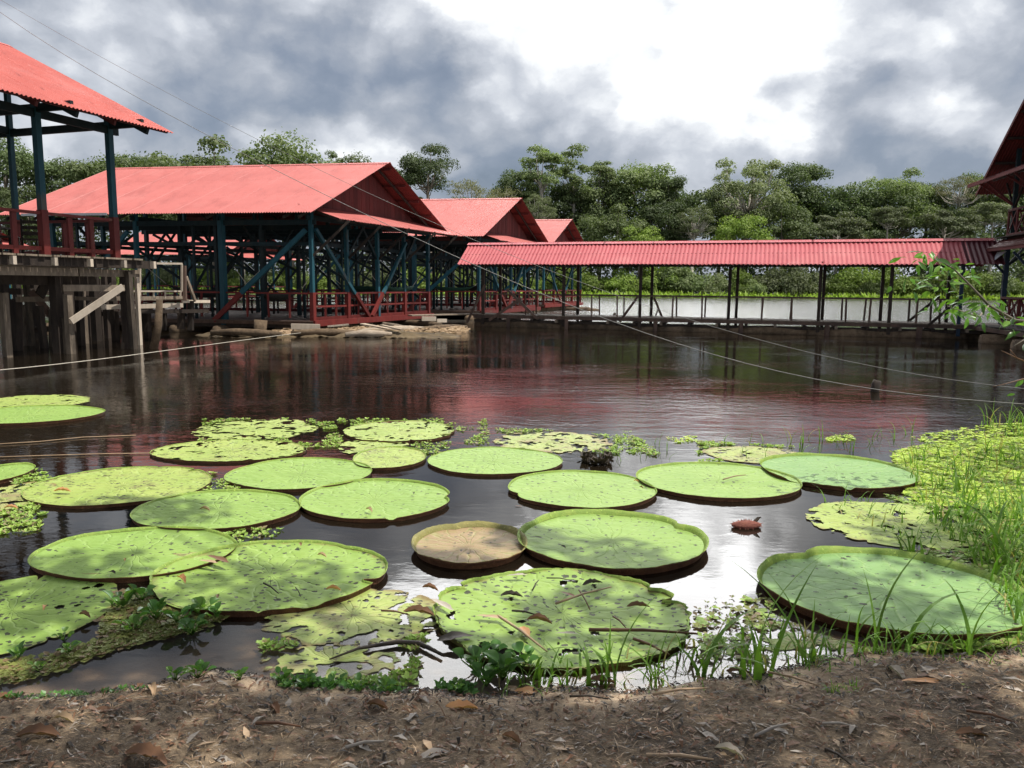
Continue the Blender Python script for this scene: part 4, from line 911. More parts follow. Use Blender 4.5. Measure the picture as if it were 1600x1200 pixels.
for _ in range(1500):
    q = rr.random(); A_ = G(430 + 300 * q, 513 + rr.uniform(-1, 9) * (1 - .5 * q), .1); l = rr.uniform(.06, .35); an = rr.gauss(0, .5); w_ = rr.uniform(.008, .03); b2 = len(V_); z_ = rr.uniform(.02, .2)
    for s in (-.5, 0, .5):
        for t_ in (-1, 1): V_.append((A_.x + math.cos(an) * l * s, A_.y + math.sin(an) * l * s + t_ * w_ * .5, z_ + rr.uniform(-.02, .03) + t_ * w_ * .4))
    F_ += [(b2, b2 + 1, b2 + 3, b2 + 2), (b2 + 2, b2 + 3, b2 + 5, b2 + 4)]
tag(put('straw_litter', mesh('straw_litter', V_, F_, M['dead_tan'])), kind='stuff')
p = P(405, 499, 27.5); tb = MB(); tb.tube([(0, 0, -.4), (.02, 0, .2), (.05, .02, .58)], [.25, .22, .235], 12)
tag(put('tree_stump', tb.mesh('tree_stump', M['log'], True), None, (p.x, p.y, .0)), 'upright sawn stump standing in the water before the big hall front', 'stump')
p0, p1 = P(240, 545, 22), P(249, 468, 22); tb = MB(); tb.tube([p0 - p0, (p1 - p0) * .5 + Vector((.05, 0, 0)), p1 - p0], [.12, .11, .09], 7)
tag(put('leaning_stake', tb.mesh('leaning_stake', M['log'], True), None, p0), 'rough leaning stake standing in the water left of the landing stage', 'stake')
def gangplank():
    A_, B_ = HF(-.2, 6.6, .52), WF(-.1, .6, .56); v, f = box_vf((0, 0, 0), B_ - A_, .5, .05); tag(put('gangplank', mesh('gangplank', v, f, M['wood']), None, A_), 'grey plank bridging the big hall deck and the walkway', 'gangplank')
gangplank()
# bird-like stump and drowned sticks by the river side of the walkway
p = P(959, 486, 39); tb = MB(); tb.tube([(0, 0, -.3), (0, 0, .2), (.06, 0, .55)], [.16, .17, .05], 7); tag(put('drowned_stump', tb.mesh('drowned_stump', M['dark_wood'], True), None, (p.x, p.y, 0)), 'small dark stump poking from the river behind the walkway rail', 'stump')
p = P(1022, 488, 40); tb = MB(); tb.tube([(0, 0, -.3), (.1, 0, .4), (.22, 0, .75)], [.05, .045, .03], 6); tag(put('drowned_stick', tb.mesh('drowned_stick', M['dark_wood'], True), None, (p.x, p.y, 0)), 'thin leaning stick in the river behind the walkway rail', 'stick')
for k, (x0, x1, y_, D, lb) in enumerate(((880, 912, 482, 47, 'pale log raft beside the second hall on the river side'), (885, 936, 485, 46, 'flat brown log floating behind the left end of the walkway'))):
    A_, B_ = G(x0, y_), G(x1, y_ + 1); tb = MB(); c_ = (A_ + B_) / 2; tb.tube([A_ - c_, (B_ - A_) * .1, B_ - c_], [.25, .3, .14], 8); tag(put('floating_log', tb.mesh('floating_log', M['drift' if k == 0 else 'log'], True), None, c_), lb, 'log')
p = G(1367, 612); tb = MB(); tb.tube([(-.02, 0, -.2), (0, 0, .05), (.03, .02, .17), (-.03, .02, .2)], [.07, .08, .09, .03], 8); tag(put('mooring_stake', tb.mesh('mooring_stake', M['dark_wood'], True), None, p), 'short dark stake head with a rope, alone in the pond right of centre', 'stake')

# ---------------------------------------------------------------- cables and ropes (D0, D1: distance at either end)
def cable(name, pts, D0, D1, rad, m_, label, cat):
    x0, x1 = pts[0][0], pts[-1][0]; W_ = [P(x, y, 1 / ((1 / D0) + (1 / D1 - 1 / D0) * (x - x0) / (x1 - x0))) for x, y in pts]
    tb = MB(); tb.tube([p - W_[0] for p in W_], rad, 6); tag(put(name, tb.mesh(name, M[m_], True), None, W_[0]), label, cat)
def smooth(pts, n=30):
    xs_ = np.linspace(pts[0][0], pts[-1][0], n); return [(float(x), float(np.interp(x, [p[0] for p in pts], [p[1] for p in pts]))) for x in xs_]
def poly(pts, n=34, deg=5):
    c_ = np.polyfit([(p[0] - 800) / 800 for p in pts], [p[1] for p in pts], deg); xs_ = np.linspace(pts[0][0], pts[-1][0], n); return [(float(x), float(np.polyval(c_, (x - 800) / 800))) for x in xs_]
cable('overhead_cable', poly([(-60, -25), (0, 18), (100, 85), (200, 145), (300, 202), (367, 230), (431, 265), (525, 314), (600, 344), (700, 396), (775, 432), (875, 472), (937, 495), (1000, 517), (1125, 555), (1300, 596), (1450, 620), (1600, 632), (1700, 638)]), 21, 10.5, .0062, 'wire', 'lower of two long cables slanting from upper left to lower right', 'cable')
cable('overhead_cable', poly([(-60, -38), (0, 0), (100, 60), (200, 112), (300, 163), (400, 215), (500, 265), (560, 295), (687, 352), (750, 380), (900, 440), (957, 462), (1060, 492), (1150, 517), (1300, 560), (1400, 577), (1500, 598), (1600, 608), (1700, 614)]), 23, 12, .0045, 'wire', 'upper and thinner of two long cables slanting across the picture', 'cable')
cable('mooring_rope', poly([(-80, 584), (0, 578), (150, 562), (300, 542), (400, 529), (470, 520)], 20, 3), 14.2, 26.5, .009, 'rope', 'pale mooring rope stretched low over the water on the left', 'rope')
A_ = [G(x, y, .012) for x, y in ((-60, 716), (60, 712), (160, 709), (235, 708))]; tb = MB(); tb.tube([p - A_[0] for p in A_], .006, 5); tag(put('floating_string', tb.mesh('floating_string', M['dead_tan'], True), None, A_[0]), 'lower thin tan string floating beside the leftmost pads', 'string')
A_ = [G(x, y, .012) for x, y in ((-60, 697), (60, 690), (130, 683), (212, 680))]; tb = MB(); tb.tube([p - A_[0] for p in A_], .006, 5); tag(put('floating_string', tb.mesh('floating_string', M['dead_tan'], True), None, A_[0]), 'upper thin tan string floating left of the far ragged pads', 'string')
# ================================================================ LILY PADS
def padmat(name, a, b, edge, spots, spot_col=(.03, .028, .02), decay=None, dw=(.55, .72), veins=1.0, vs=19, EDGE0=1.02):
    m, t, o = newmat(name)
    oc = t.n('ShaderNodeTexCoord').outputs['Object']; oi = t.n('ShaderNodeObjectInfo').outputs['Random']
    s = t.n('ShaderNodeSeparateXYZ', {0: oc}); ang = t.m('ARCTAN2', s.outputs[1], s.outputs[0])
    flat = t.scalev(oc, (1, 1, 0)); rad = t.vm('LENGTH', flat)
    q = t.vm('ADD', oc, t.vm('SCALE', (13, 29, 7), scale=oi))
    n1 = t.noise(q, 2.2, 5, .6); n2 = t.noise(q, 22, 4, .6)
    col = t.mix(t.rng(n1, .34, .66), a, b); col = t.mix(t.rng(n2, .4, .75, 0, .35), col, edge)
    wob = t.m('MULTIPLY', t.noise(q, 3, 3), 1.1)
    vein = t.m('POWER', t.m('ABSOLUTE', t.m('COSINE', t.m('MULTIPLY', t.m('ADD', ang, wob), 9.5))), 26)
    col = t.mix(t.m('MULTIPLY', vein, .22 * veins), col, (.30, .40, .14))
    if decay:
        d = t.rng(t.noise(q, 3.3, 7, .68), *dw); col = t.mix(d, col, decay)
        d2 = t.rng(t.noise(q, 11, 5, .7), .57, .66, 0, .8); col = t.mix(d2, col, tuple(x * .45 for x in decay))
    ed = t.n('ShaderNodeAttribute', attribute_name='edge').outputs['Fac']
    br = t.rng(t.m('ADD', ed, t.m('MULTIPLY', t.m('SUBTRACT', t.noise(q, 7, 5, .65), .5), .34)), EDGE0, EDGE0 + .09, 0, .8)
    col = t.mix(br, col, (.17, .115, .045))
    if spots:
        vo = t.n('ShaderNodeTexVoronoi', {'Vector': t.vm('ADD', t.scalev(q, (1, 1.15, 1)), t.vm('SCALE', t.noise(q, 30, 2, .5, 0, 1), scale=.055)), 'Scale': vs}, voronoi_dimensions='2D')
        sz = t.n('ShaderNodeSeparateColor', {0: vo.outputs['Color']}).outputs[0]
        clump = t.rng(t.noise(q, 2.6, 3, .5), .3, .6, .25, 1)
        lim = t.m('MULTIPLY', t.m('MULTIPLY', t.rng(sz, 1 - spots, 1, .06, .36), clump), 1)
        sp = t.m('LESS_THAN', vo.outputs['Distance'], lim)
        col = t.mix(t.m('MULTIPLY', sp, .93), col, spot_col)
    bs = t.n('ShaderNodeBsdfPrincipled', {'Base Color': col, 'Roughness': .62, 'Specular IOR Level': .2})
    v2 = t.n('ShaderNodeTexVoronoi', {'Vector': q, 'Scale': 13}, feature='SMOOTH_F1', voronoi_dimensions='2D')
    h = t.m('ADD', t.m('MULTIPLY', v2.outputs['Distance'], -.6), t.m('MULTIPLY', vein, -.35)); h = t.m('ADD', h, t.m('MULTIPLY', n2, .25))
    t.put(bs.inputs['Normal'], t.n('ShaderNodeBump', {'Height': h, 'Strength': .75, 'Distance': .016})); t.put(o.inputs[0], bs); return m
M['pad'] = padmat('fresh_pad', (0.161, 0.259, 0.053), (0.198, 0.297, 0.065), (0.209, 0.302, 0.069), .30)
M['pad_shade'] = padmat('shaded_pad', (0.139, 0.247, 0.081), (0.167, 0.278, 0.093), (0.181, 0.286, 0.097), .22)  # dimmer, bluer copy of the fresh pad, shade painted into the green
M['pad_spot'] = padmat('spotted_pad', (0.164, 0.259, 0.049), (0.201, 0.297, 0.060), (0.217, 0.293, 0.060), .9, vs=16, EDGE0=.95)
M['pad_old'] = padmat('old_pad', (0.209, 0.286, 0.060), (0.265, 0.325, 0.079), (0.297, 0.325, 0.093), .45, decay=(0.168, 0.151, 0.063), dw=(.55, .75), EDGE0=.95)
M['pad_rot'] = padmat('rotting_pad', (0.210, 0.277, 0.067), (0.277, 0.328, 0.092), (0.336, 0.319, 0.118), .5, decay=(0.227, 0.185, 0.092), dw=(.46, .66), EDGE0=.86)
M['pad_brown'] = padmat('bronze_pad', (.215, .145, .075), (.27, .185, .10), (.26, .26, .09), .1, decay=(.22, .24, .075), dw=(.58, .8))
def rimmat(name, a, b, trans):
    m, t, o = newmat(name); ge = t.n('ShaderNodeNewGeometry').outputs['Position']
    n = t.noise(ge, 14, 5, .65); col = t.mix(t.rng(n, .35, .65), a, b)
    sp = t.rng(t.noise(t.scalev(ge, (1, 1, .6)), 60, 2, .5), .62, .68, 0, .5); col = t.mix(sp, col, tuple(min(1, x * 1.9) for x in b))
    bs = t.n('ShaderNodeBsdfPrincipled', {'Base Color': col, 'Roughness': .6, 'Specular IOR Level': .3}); tr = t.n('ShaderNodeBsdfTranslucent', {'Color': t.vm('MULTIPLY', col, (1.1, 1.2, .6))})
    t.put(bs.inputs['Normal'], t.n('ShaderNodeBump', {'Height': t.noise(ge, 75, 3, .6), 'Strength': .8, 'Distance': .01}))
    t.put(o.inputs[0], t.n('ShaderNodeMixShader', {0: trans, 1: bs.outputs[0], 2: tr.outputs[0]})); return m
M['rim_in'] = rimmat('rim_inside', (.20, .32, .055), (.30, .40, .08), .3)
M['rim_bronze'] = rimmat('rim_bronze', (.20, .19, .06), (.27, .24, .08), .2)
M['rim_out'] = rimmat('rim_outside', (.085, .035, .018), (.15, .07, .032), .0)
M['rim_out_g'] = rimmat('rim_outside_green', (.12, .13, .035), (.19, .16, .05), .0)
PADS = []
def pad(l, r_, t_, b_, label, mat, rim=.07, ragged=0, notch=(), gaps=(), seed=0, holes=0, z0=.018, rim_out='rim_out', frill=.0, wob=.028, sink=0, tears=0):
    """a floating leaf from its left, right, top and bottom in the picture"""
    rim *= .38; z0 *= .5
    cx = (l + r_) / 2; zt = z0 + rim * .6
    Tp, Bt = G(cx, t_, zt), G(cx, b_, zt); ym = (Tp.y + Bt.y) / 2
    py = 0.0; lo, hi = t_, b_
    for _ in range(30):
        mid = (lo + hi) / 2
        if G(cx, mid, zt).y > ym: lo = mid
        else: hi = mid
    Lp, Rp = G(l, lo, zt), G(r_, lo, zt); A = (Rp.x - Lp.x) / 2; B = (Tp.y - Bt.y) / 2; C = Vector(((Lp.x + Rp.x) / 2, ym, 0))
    lr = random.Random(seed + 100); ns, nr = (220, 40) if holes else ((170, 20) if ragged else (132, 18))
    ths = [2 * math.pi * k / ns for k in range(ns)]
    nt = []
    for (px, py_, d, w) in notch:
        q = G(px, py_, zt); nt.append((math.atan2((q.y - C.y) / B, (q.x - C.x) / A), d, w))
    def Rf(th):
        k = 1 + wob * hnoise(math.cos(th) * 1.2, math.sin(th) * 1.2, 1, seed) * 2
        if ragged: k += ragged * (hnoise(math.cos(th) * 5, math.sin(th) * 5, 1, seed + .5) * .7 + hnoise(math.cos(th) * 14, math.sin(th) * 14, 1, seed) * .45) - ragged * .3
        for a, d, w in nt:
            dd = (th - a + math.pi) % (2 * math.pi) - math.pi; k -= d * math.exp(-abs(dd / w) ** 1.3)
        return k
    nt += [(lr.uniform(0, 6.28), lr.uniform(.06, .2), lr.uniform(.012, .03)) for _ in range(tears)]
    RR = [Rf(th) for th in ths]
    def pt(q, i, z, out=0): return (math.cos(ths[i]) * (A * RR[i] * q + out), math.sin(ths[i]) * (B * RR[i] * q + out), z)
    V = [(0, 0, z0 + .004)]; F = []
    for j in range(1, nr + 1):
        q = (j / nr) ** .8
        for i in range(ns):
            x, y, _ = pt(q, i, 0); z = z0 + .006 * hnoise(x, y, 3, seed) + (.012 * q ** 8 if rim else 0) + frill * q ** 3 * hnoise(x, y, 4, seed + 3)
            V.append((x, y, max(.004, z)))
    def keep(ids):
        if not holes: return True
        x = sum(V[k][0] for k in ids) / len(ids); y = sum(V[k][1] for k in ids) / len(ids); q = math.hypot(x / A, y / B)
        nz = hnoise(x, y, 5.5, seed + 7) * .6 + hnoise(x, y, 15, seed + 9) * .5
        return nz < .50 - holes * (.45 + .45 * q ** 3) - sink * max(0, -y / B - .25) * (.4 + q)
    for i in range(ns):
        f = (0, 1 + i, 1 + (i + 1) % ns)
        if keep(f): F.append(f)
    for j in range(nr - 1):
        for i in range(ns):
            a = 1 + j * ns + i; b = 1 + j * ns + (i + 1) % ns; f = (a, a + ns, b + ns, b)
            if keep(f): F.append(f)
    pm = mesh('lily_pad', V, F, M[mat], True); at = pm.attributes.new('edge', 'FLOAT', 'POINT'); at.data.foreach_set('value', [0.0] + [j / nr for j in range(1, nr + 1) for _ in range(ns)])
    e = put('lily_pad', pm, None, C)
    tag(e, label, 'lily pad', 'giant water lily pads on the pond')
    PADS.append((C, A, B, z0))
    if rim:
        V, F, MI = [], [], []
        gg = [(math.atan2((G(x0, y0, zt).y - C.y) / B, (G(x0, y0, zt).x - C.x) / A), w) for x0, y0, w in gaps]
        prof = ((0, 0, 0), (.012, .45, 0), (.034, 1, 0), (.039, .97, 1), (.024, .4, 1), (.008, 0, 1), (-.004, -.6, 1))
        np_ = len(prof)
        for i in range(ns):
            h = rim * (.82 + .3 * hnoise(math.cos(ths[i]) * 3, math.sin(ths[i]) * 3, 1, seed + 2) + .10 * lr.random())
            for a, w in gg:
                dd = (ths[i] - a + math.pi) % (2 * math.pi) - math.pi; h *= 1 - .93 * math.exp(-(dd / w) ** 4)
            fl = 1 + 2.2 * frill / .05 * (lr.random() - .5)
            for k, (ou, zz, _) in enumerate(prof):
                V.append(pt(1, i, (z0 + .012 + h * zz) if zz >= 0 else -.03, ou * fl * (rim / .05)))
        for i in range(ns):
            for k in range(np_ - 1):
                a, b = i * np_ + k, ((i + 1) % ns) * np_ + k; F.append((a, b, b + 1, a + 1)); MI.append(1 if k >= 3 else 0)
        put('rim', mesh('rim', V, F, [M['rim_bronze' if mat == 'pad_brown' else 'rim_in'], M[rim_out]], True, MI), e)
    return e
pad(-45, 138, 616, 642, 'flat ragged pad lying behind the rimmed pad at the left edge', 'pad_old', 0, .06, seed=1, holes=.35)
pad(-70, 154, 634, 664, 'rimmed pad at the left edge farthest up the pond', 'pad', .045, seed=2)
pad(-62, 39, 725, 760, 'pad cut by the left edge, left of the yellowish serrated pad', 'pad', .05, seed=3)
pad(302, 495, 654, 689, 'far ragged pad with broken right side, above the ragged pad touching the roof reflection', 'pad_old', 0, .10, tears=3, seed=4, holes=.6)
pad(238, 480, 688, 723, 'far ragged pad lying over the red roof reflection', 'pad_old', .02, .04, tears=3, seed=5, holes=.42)
pad(537, 712, 658, 691, 'far ragged pad in the middle, behind the small pad', 'pad_old', .02, .05, tears=3, seed=6, holes=.40)
pad(528, 640, 684, 712, 'thin torn pad half hidden behind the small pad', 'pad_old', 0, .08, seed=7, holes=.6)
pad(553, 665, 699, 733, 'small pad squeezed between the far ragged pads and the smooth pad', 'pad_old', .035, .02, seed=8)
pad(668, 876, 700, 743, 'pad with a dotted low edge in the middle of the far row', 'pad', .025, .012, seed=9, notch=((740, 703, .06, .12),))
pad(768, 960, 674, 708, 'flattened yellowish pad breaking up behind the pad with the dotted edge', 'pad_rot', 0, .10, tears=3, seed=10, holes=.6)
pad(1100, 1250, 696, 724, 'yellow flattened pad far right with weeds growing around', 'pad_rot', 0, .08, tears=3, seed=11, holes=.45)
pad(1198, 1416, 711, 764, 'rimmed pad farthest right, with ragged dark rim by the floating weeds', 'pad_shade', .085, .0, seed=12, gaps=((1230, 755, .12), (1325, 762, .05)))
pad(998, 1245, 724, 780, 'rimmed pad with a pale twig on it, touching the ragged dark-rimmed pad', 'pad', .06, seed=13)
pad(796, 1021, 737, 795, 'rimmed pad notched at its lower left, in the middle of the pond', 'pad', .045, seed=14, notch=((818, 772, .09, .12),))
pad(360, 578, 717, 766, 'smooth pad in the middle left with a dark right rim, below the roof reflection', 'pad', .04, seed=15)
pad(473, 701, 750, 813, 'rimmed pad with a dark front edge notched at its right side', 'pad', .06, seed=16, notch=((698, 778, .07, .09),), gaps=((612, 812, .05),))
pad(52, 326, 730, 793, 'yellowish serrated pad with the far half sunlit and the near half shaded', 'pad_old', .03, .02, seed=17, tears=3)
pad(215, 467, 767, 829, 'smooth rimmed pad carrying a small dry leaf, left of the dark-edged pad', 'pad', .055, seed=18)
pad(-60, 62, 752, 812, 'ragged mottled pad at the left edge with a brown leaf', 'pad_rot', 0, .07, seed=19, holes=.5)
pad(650, 818, 820, 882, 'small bronze brown pad with a high upturned rim', 'pad_brown', .12, seed=20, notch=((714, 826, .10, .14),))
pad(815, 1097, 801, 889, 'big bright pad with a high rim and a diagonal shadow, right of the bronze pad', 'pad', .12, seed=21, notch=((1038, 826, .12, .12),))
pad(1196, 1580, 862, 992, 'largest smooth pad at the lower right with a dark front rim', 'pad_shade', .12, seed=22, notch=((1256, 868, .10, .12),))
pad(62, 362, 826, 906, 'rimmed pad at the lower left overlapping the big spotted pad', 'pad', .06, seed=23)
pad(268, 430, 862, 872, 'torn strip of brown pad edge between the two overlapping lower left pads', 'pad_rot', 0, .1, seed=40, holes=.6)
pad(245, 598, 847, 958, 'big spotted pad in the lower left with a torn red front rim', 'pad_spot', .055, .012, seed=24, tears=2, notch=((522, 862, .05, .10),), gaps=((480, 944, .10), (405, 955, .03), (300, 935, .25)), z0=.028)
pad(-130, 166, 894, 1034, 'flat heavily spotted pad at the lower left corner of the pond', 'pad_spot', 0, .04, seed=25, holes=.08, tears=3)
pad(402, 700, 918, 1012, 'decaying half sunken pad in the lower middle', 'pad_rot', 0, .08, seed=26, holes=.42, z0=.008, sink=.2, tears=3)
pad(677, 1078, 893, 1042, 'wide frilly-edged pad strewn with twigs and dead leaves, lower middle', 'pad_spot', .05, .045, seed=27, frill=.022, holes=.06, sink=.38, tears=4, gaps=((900, 1040, .9), (1050, 990, .5)), rim_out='rim_out_g', z0=.022)
pad(400, 640, 1006, 1066, 'rotted pad fragments at the muddy waterline', 'pad_rot', 0, .16, seed=28, holes=.85, z0=.006)
pad(1268, 1530, 783, 858, 'yellowish flattened pad overgrown with grass, right side', 'pad_old', 0, .06, tears=3, seed=29, holes=.35)
pad(1180, 1330, 985, 1040, 'sunken weedy pad remnant by the grass on the lower right bank', 'pad_rot', 0, .12, seed=30, holes=.8, z0=.006)

# ---------------------------------------------------------------- floating weed, duckweed bits
def inpoly(x, y, poly_):
    c = False; j = len(poly_) - 1
    for i in range(len(poly_)):
        a, b = poly_[i], poly_[j]
        if (a.y > y) != (b.y > y) and x < (b.x - a.x) * (y - a.y) / (b.y - a.y) + a.x: c = not c
        j = i
    return c
def on_pad(x, y, k=1.0):
    return any(((x - C.x) / (A * k)) ** 2 + ((y - C.y) / (B * k)) ** 2 < 1 for C, A, B, _ in PADS)
def rosettes(name, regions, mat, size, avoid=True, lift=.02, thr=None):
    V, F = [], []; rr = random.Random(len(name) * 31)
    for pxs, n in regions:
        pl = [G(x, y, 0) for x, y in pxs]; x0, x1 = min(p.x for p in pl), max(p.x for p in pl); y0, y1 = min(p.y for p in pl), max(p.y for p in pl); k = tries = 0
        while k < n and tries < n * 12:
            tries += 1; x, y = rr.uniform(x0, x1), rr.uniform(y0, y1)
            if not inpoly(x, y, pl) or (avoid and on_pad(x, y, 1.01)): continue
            if thr is not None and hnoise(x, y, 2.2, 5) + .5 * hnoise(x, y, 7, 6) < thr: continue
            k += 1; z = max(.004, bank_h(x, y) + .004); s = size * (.35 + 1.5 * rr.random() ** 2); a0 = rr.uniform(0, 6.28); m_ = rr.randint(3, 5)
            for q in range(m_):
                a = a0 + 6.283 * q / m_ + rr.uniform(-.3, .3); c, sn = math.cos(a), math.sin(a); l = s * rr.uniform(.7, 1.2); w = l * .42; up = lift * rr.uniform(.2, 1.3); b = len(V)
                V += [(x, y, z), (x + c * l * .55 - sn * w, y + sn * l * .55 + c * w, z + up * .7), (x + c * l, y + sn * l, z + up), (x + c * l * .55 + sn * w, y + sn * l * .55 - c * w, z + up * .7)]; F.append((b, b + 1, b + 2, b + 3))
    tag(put(name, mesh(name, V, F, M[mat])), kind='stuff')
rosettes('floating_weed', [([(1395, 706), (1470, 690), (1600, 684), (1760, 680), (1760, 790), (1600, 815), (1530, 795), (1440, 790), (1405, 765)], 10500),
                           ([(1290, 682), (1330, 680), (1335, 690), (1292, 690)], 60), ([(1040, 684), (1088, 682), (1090, 692), (1050, 692)], 50), ([(1420, 682), (1560, 662), (1700, 660), (1700, 690), (1430, 692)], 700)], 'weed', .036, lift=.012)
rosettes('floating_weed', [([(1370, 770), (1450, 790), (1600, 815), (1760, 800), (1800, 960), (1600, 1005), (1575, 940), (1470, 880), (1400, 855), (1480, 830), (1420, 790)], 3800),
                           ([(1100, 940), (1200, 935), (1240, 985), (1330, 1010), (1420, 1020), (1290, 1030), (1180, 1045), (1090, 1010)], 70),
                           ([(1440, 985), (1600, 985), (1640, 1010), (1440, 1018)], 160)], 'weed_green', .034, lift=.012)
rosettes('floating_weed', [([(150, 925), (240, 925), (355, 965), (300, 990), (180, 1015), (40, 1066), (-60, 1075), (-60, 1040), (60, 1030), (160, 1000)], 1500), ([(1060, 960), (1110, 935), (1200, 930), (1250, 985), (1340, 1010), (1440, 1020), (1290, 1030), (1180, 1045), (1080, 1030)], 110)], 'weed_olive', .03, lift=.012)
rosettes('duckweed', [                      ([(320, 655), (520, 655), (540, 700), (420, 700), (300, 690)], 500), ([(520, 655), (760, 655), (770, 715), (680, 715)], 420), ([(770, 670), (985, 675), (1040, 715), (900, 715)], 420),
                      ([(30, 735), (110, 735), (60, 830), (-20, 840)], 380), ([(1090, 690), (1260, 700), (1240, 722), (1090, 722)], 260), ([(320, 735), (400, 760), (360, 770), (310, 765)], 60), ([(330, 820), (440, 828), (420, 850), (340, 846)], 50),
                      ([(400, 990), (680, 990), (640, 1075), (430, 1070)], 260)], 'weed_green', .026, thr=-.05)
rosettes('shore_sprouts', [([(440, 1062), (620, 1072), (640, 1092), (430, 1090)], 200), ([(680, 1068), (740, 1072), (740, 1085), (680, 1082)], 60), ([(0, 1095), (200, 1090), (240, 1100), (0, 1110)], 60)], 'hyacinth', .022, lift=.02)

# ---------------------------------------------------------------- grass at the water's edge
def pos_poly(pxs, r, jitter=0, avoid=False):
    pl = [G(x, y, 0) for x, y in pxs]; x0, x1 = min(p.x for p in pl), max(p.x for p in pl); y0, y1 = min(p.y for p in pl), max(p.y for p in pl)
    def f(i):
        for _ in range(60):
            x, y = r.uniform(x0, x1), r.uniform(y0, y1)
            if inpoly(x, y, pl) and (not avoid or not on_pad(x, y, .97)): return (x, y, max(-.02, bank_h(x, y) - .01))
        return None
    return f
r = random.Random(21); V, F = [], []
for n, pxs, hgt, wid, lean in ((900, [(1440, 800), (1600, 790), (1760, 780), (1800, 990), (1600, 1010), (1540, 900)], .34, .014, 1.0), (330, [(1400, 720), (1600, 700), (1760, 690), (1760, 790), (1430, 790)], .30, .012, .9),
                               (170, [(1530, 660), (1760, 650), (1760, 700), (1540, 690)], .36, .013, .9), (130, [(1180, 990), (1420, 1000), (1600, 1000), (1600, 1030), (1180, 1050)], .20, .010, 1.0), (110, [(1270, 780), (1480, 780), (1520, 870), (1400, 850)], .2, .009, 1.0),
                               (45, [(1200, 690), (1430, 670), (1440, 700), (1260, 712)], .24, .010, .7), (24, [(930, 700), (1040, 690), (1050, 722), (930, 722)], .2, .007, .8), (36, [(1060, 1000), (1200, 990), (1200, 1050), (1050, 1060)], .24, .012, 1.2),
                               (60, [(760, 1045), (1060, 1030), (1050, 1070), (760, 1085)], .2, .011, 1.25), (16, [(1130, 690), (1200, 690), (1200, 720), (1130, 720)], .18, .008, .8), (40, [(760, 1080), (1100, 1070), (1100, 1100), (760, 1100)], .05, .004, 1.0),
                               (50, [(1180, 1040), (1560, 1020), (1560, 1060), (1180, 1075)], .10, .006, 1.0), (60, [(1290, 1100), (1340, 1100), (1335, 1120), (1290, 1120)], .045, .004, 1.0)):
    v, f = blades(n, pos_poly(pxs, r), hgt, wid, 6, lean, r); b = len(V); V += v; F += [tuple(i + b for i in q) for q in f]
tag(put('shore_grass', mesh('shore_grass', V, F, M['grass'])), kind='stuff')
BL = [mesh('blade', *blades(1, lambda i: (0, 0, 0), h_, .020, 9, ln, random.Random(q)), M['grass']) for q, (h_, ln) in enumerate(((.34, 1.3), (.28, .7), (.40, 1.7), (.22, .5)))]
def tuft(px, py, n, s, label, seed, spread=.05):
    rr = random.Random(seed); p = G(px, py, 0); p.z = max(-.01, bank_h(p.x, p.y) - .01); e = empty('grass_tuft', p, label, 'grass tuft', 'broad-bladed grass tufts at the pond edge')
    for k in range(n):
        o = put('blade', BL[rr.randrange(4)], e, (rr.uniform(-spread, spread), rr.uniform(-spread, spread), 0)); o.rotation_euler = (rr.uniform(-.15, .15), rr.uniform(-.15, .15), rr.uniform(0, 6.28)); q = s * rr.uniform(.7, 1.3); o.scale = (q, q, q)
tuft(1100, 1062, 8, 1.35, 'tall arching grass tuft in front of the right end of the frilly pad', 1)
tuft(1180, 1062, 9, 1.5, 'tall thin grass tuft between the frilly pad and the largest smooth pad', 2, .08)
tuft(1265, 1040, 7, 1.2, 'grass tuft before the left end of the largest smooth pad', 3)
tuft(1360, 1025, 7, 1.1, 'grass tuft before the middle of the largest smooth pad', 4, .09)
tuft(1420, 1015, 6, 1.35, 'upright grass tuft with one tall blade against the largest smooth pad', 5)
tuft(1510, 1022, 7, 1.1, 'grass tuft before the right end of the largest smooth pad', 6, .08)
tuft(940, 1068, 7, 1.1, 'low bent grass tuft in front of the frilly pad', 7, .07)
tuft(1020, 1072, 6, .8, 'short grass tuft at the foot of the frilly pad', 8)
tuft(830, 1066, 6, .9, 'grass blades leaning out of the dark water plants below the frilly pad', 9)
tuft(1560, 880, 9, 1.5, 'thick grass tuft right of the far edge of the largest smooth pad', 10, .1)
tuft(1500, 770, 8, 1.4, 'grass tuft rising from the yellow floating weeds', 11, .1)
tuft(1420, 865, 7, 1.2, 'grass tuft on the flattened overgrown pad', 12, .1)

# ---------------------------------------------------------------- water hyacinths and small bank plants
def round_leaf(L_, w, fold, mat, name='leaf'):
    V, F = [], []; n, k = 7, 4
    for i in range(n + 1):
        q = i / n; ww = w * (math.sin(math.pi * (q * .93 + .045)) ** .6) * (1.1 - .35 * q)
        for j in range(k + 1):
            t_ = 2 * j / k - 1; V.append((t_ * ww * .5, L_ * q, fold * abs(t_) * ww + .25 * L_ * q * (1 - q)))
    for i in range(n):
        for j in range(k): a = i * (k + 1) + j; F.append((a, a + 1, a + k + 2, a + k + 1))
    return mesh(name, V, F, mat, True)
HL = [round_leaf(.10, .095, .22, M['hyacinth']), round_leaf(.085, .09, .35, M['hyacinth']), round_leaf(.09, .08, .3, M['young_leaf'])]
STALK = MB(); STALK.tube([(0, 0, 0), (0, 0, 1)], [.007, .004], 5); STALK = STALK.mesh('stalk', [M['young_leaf']], True)
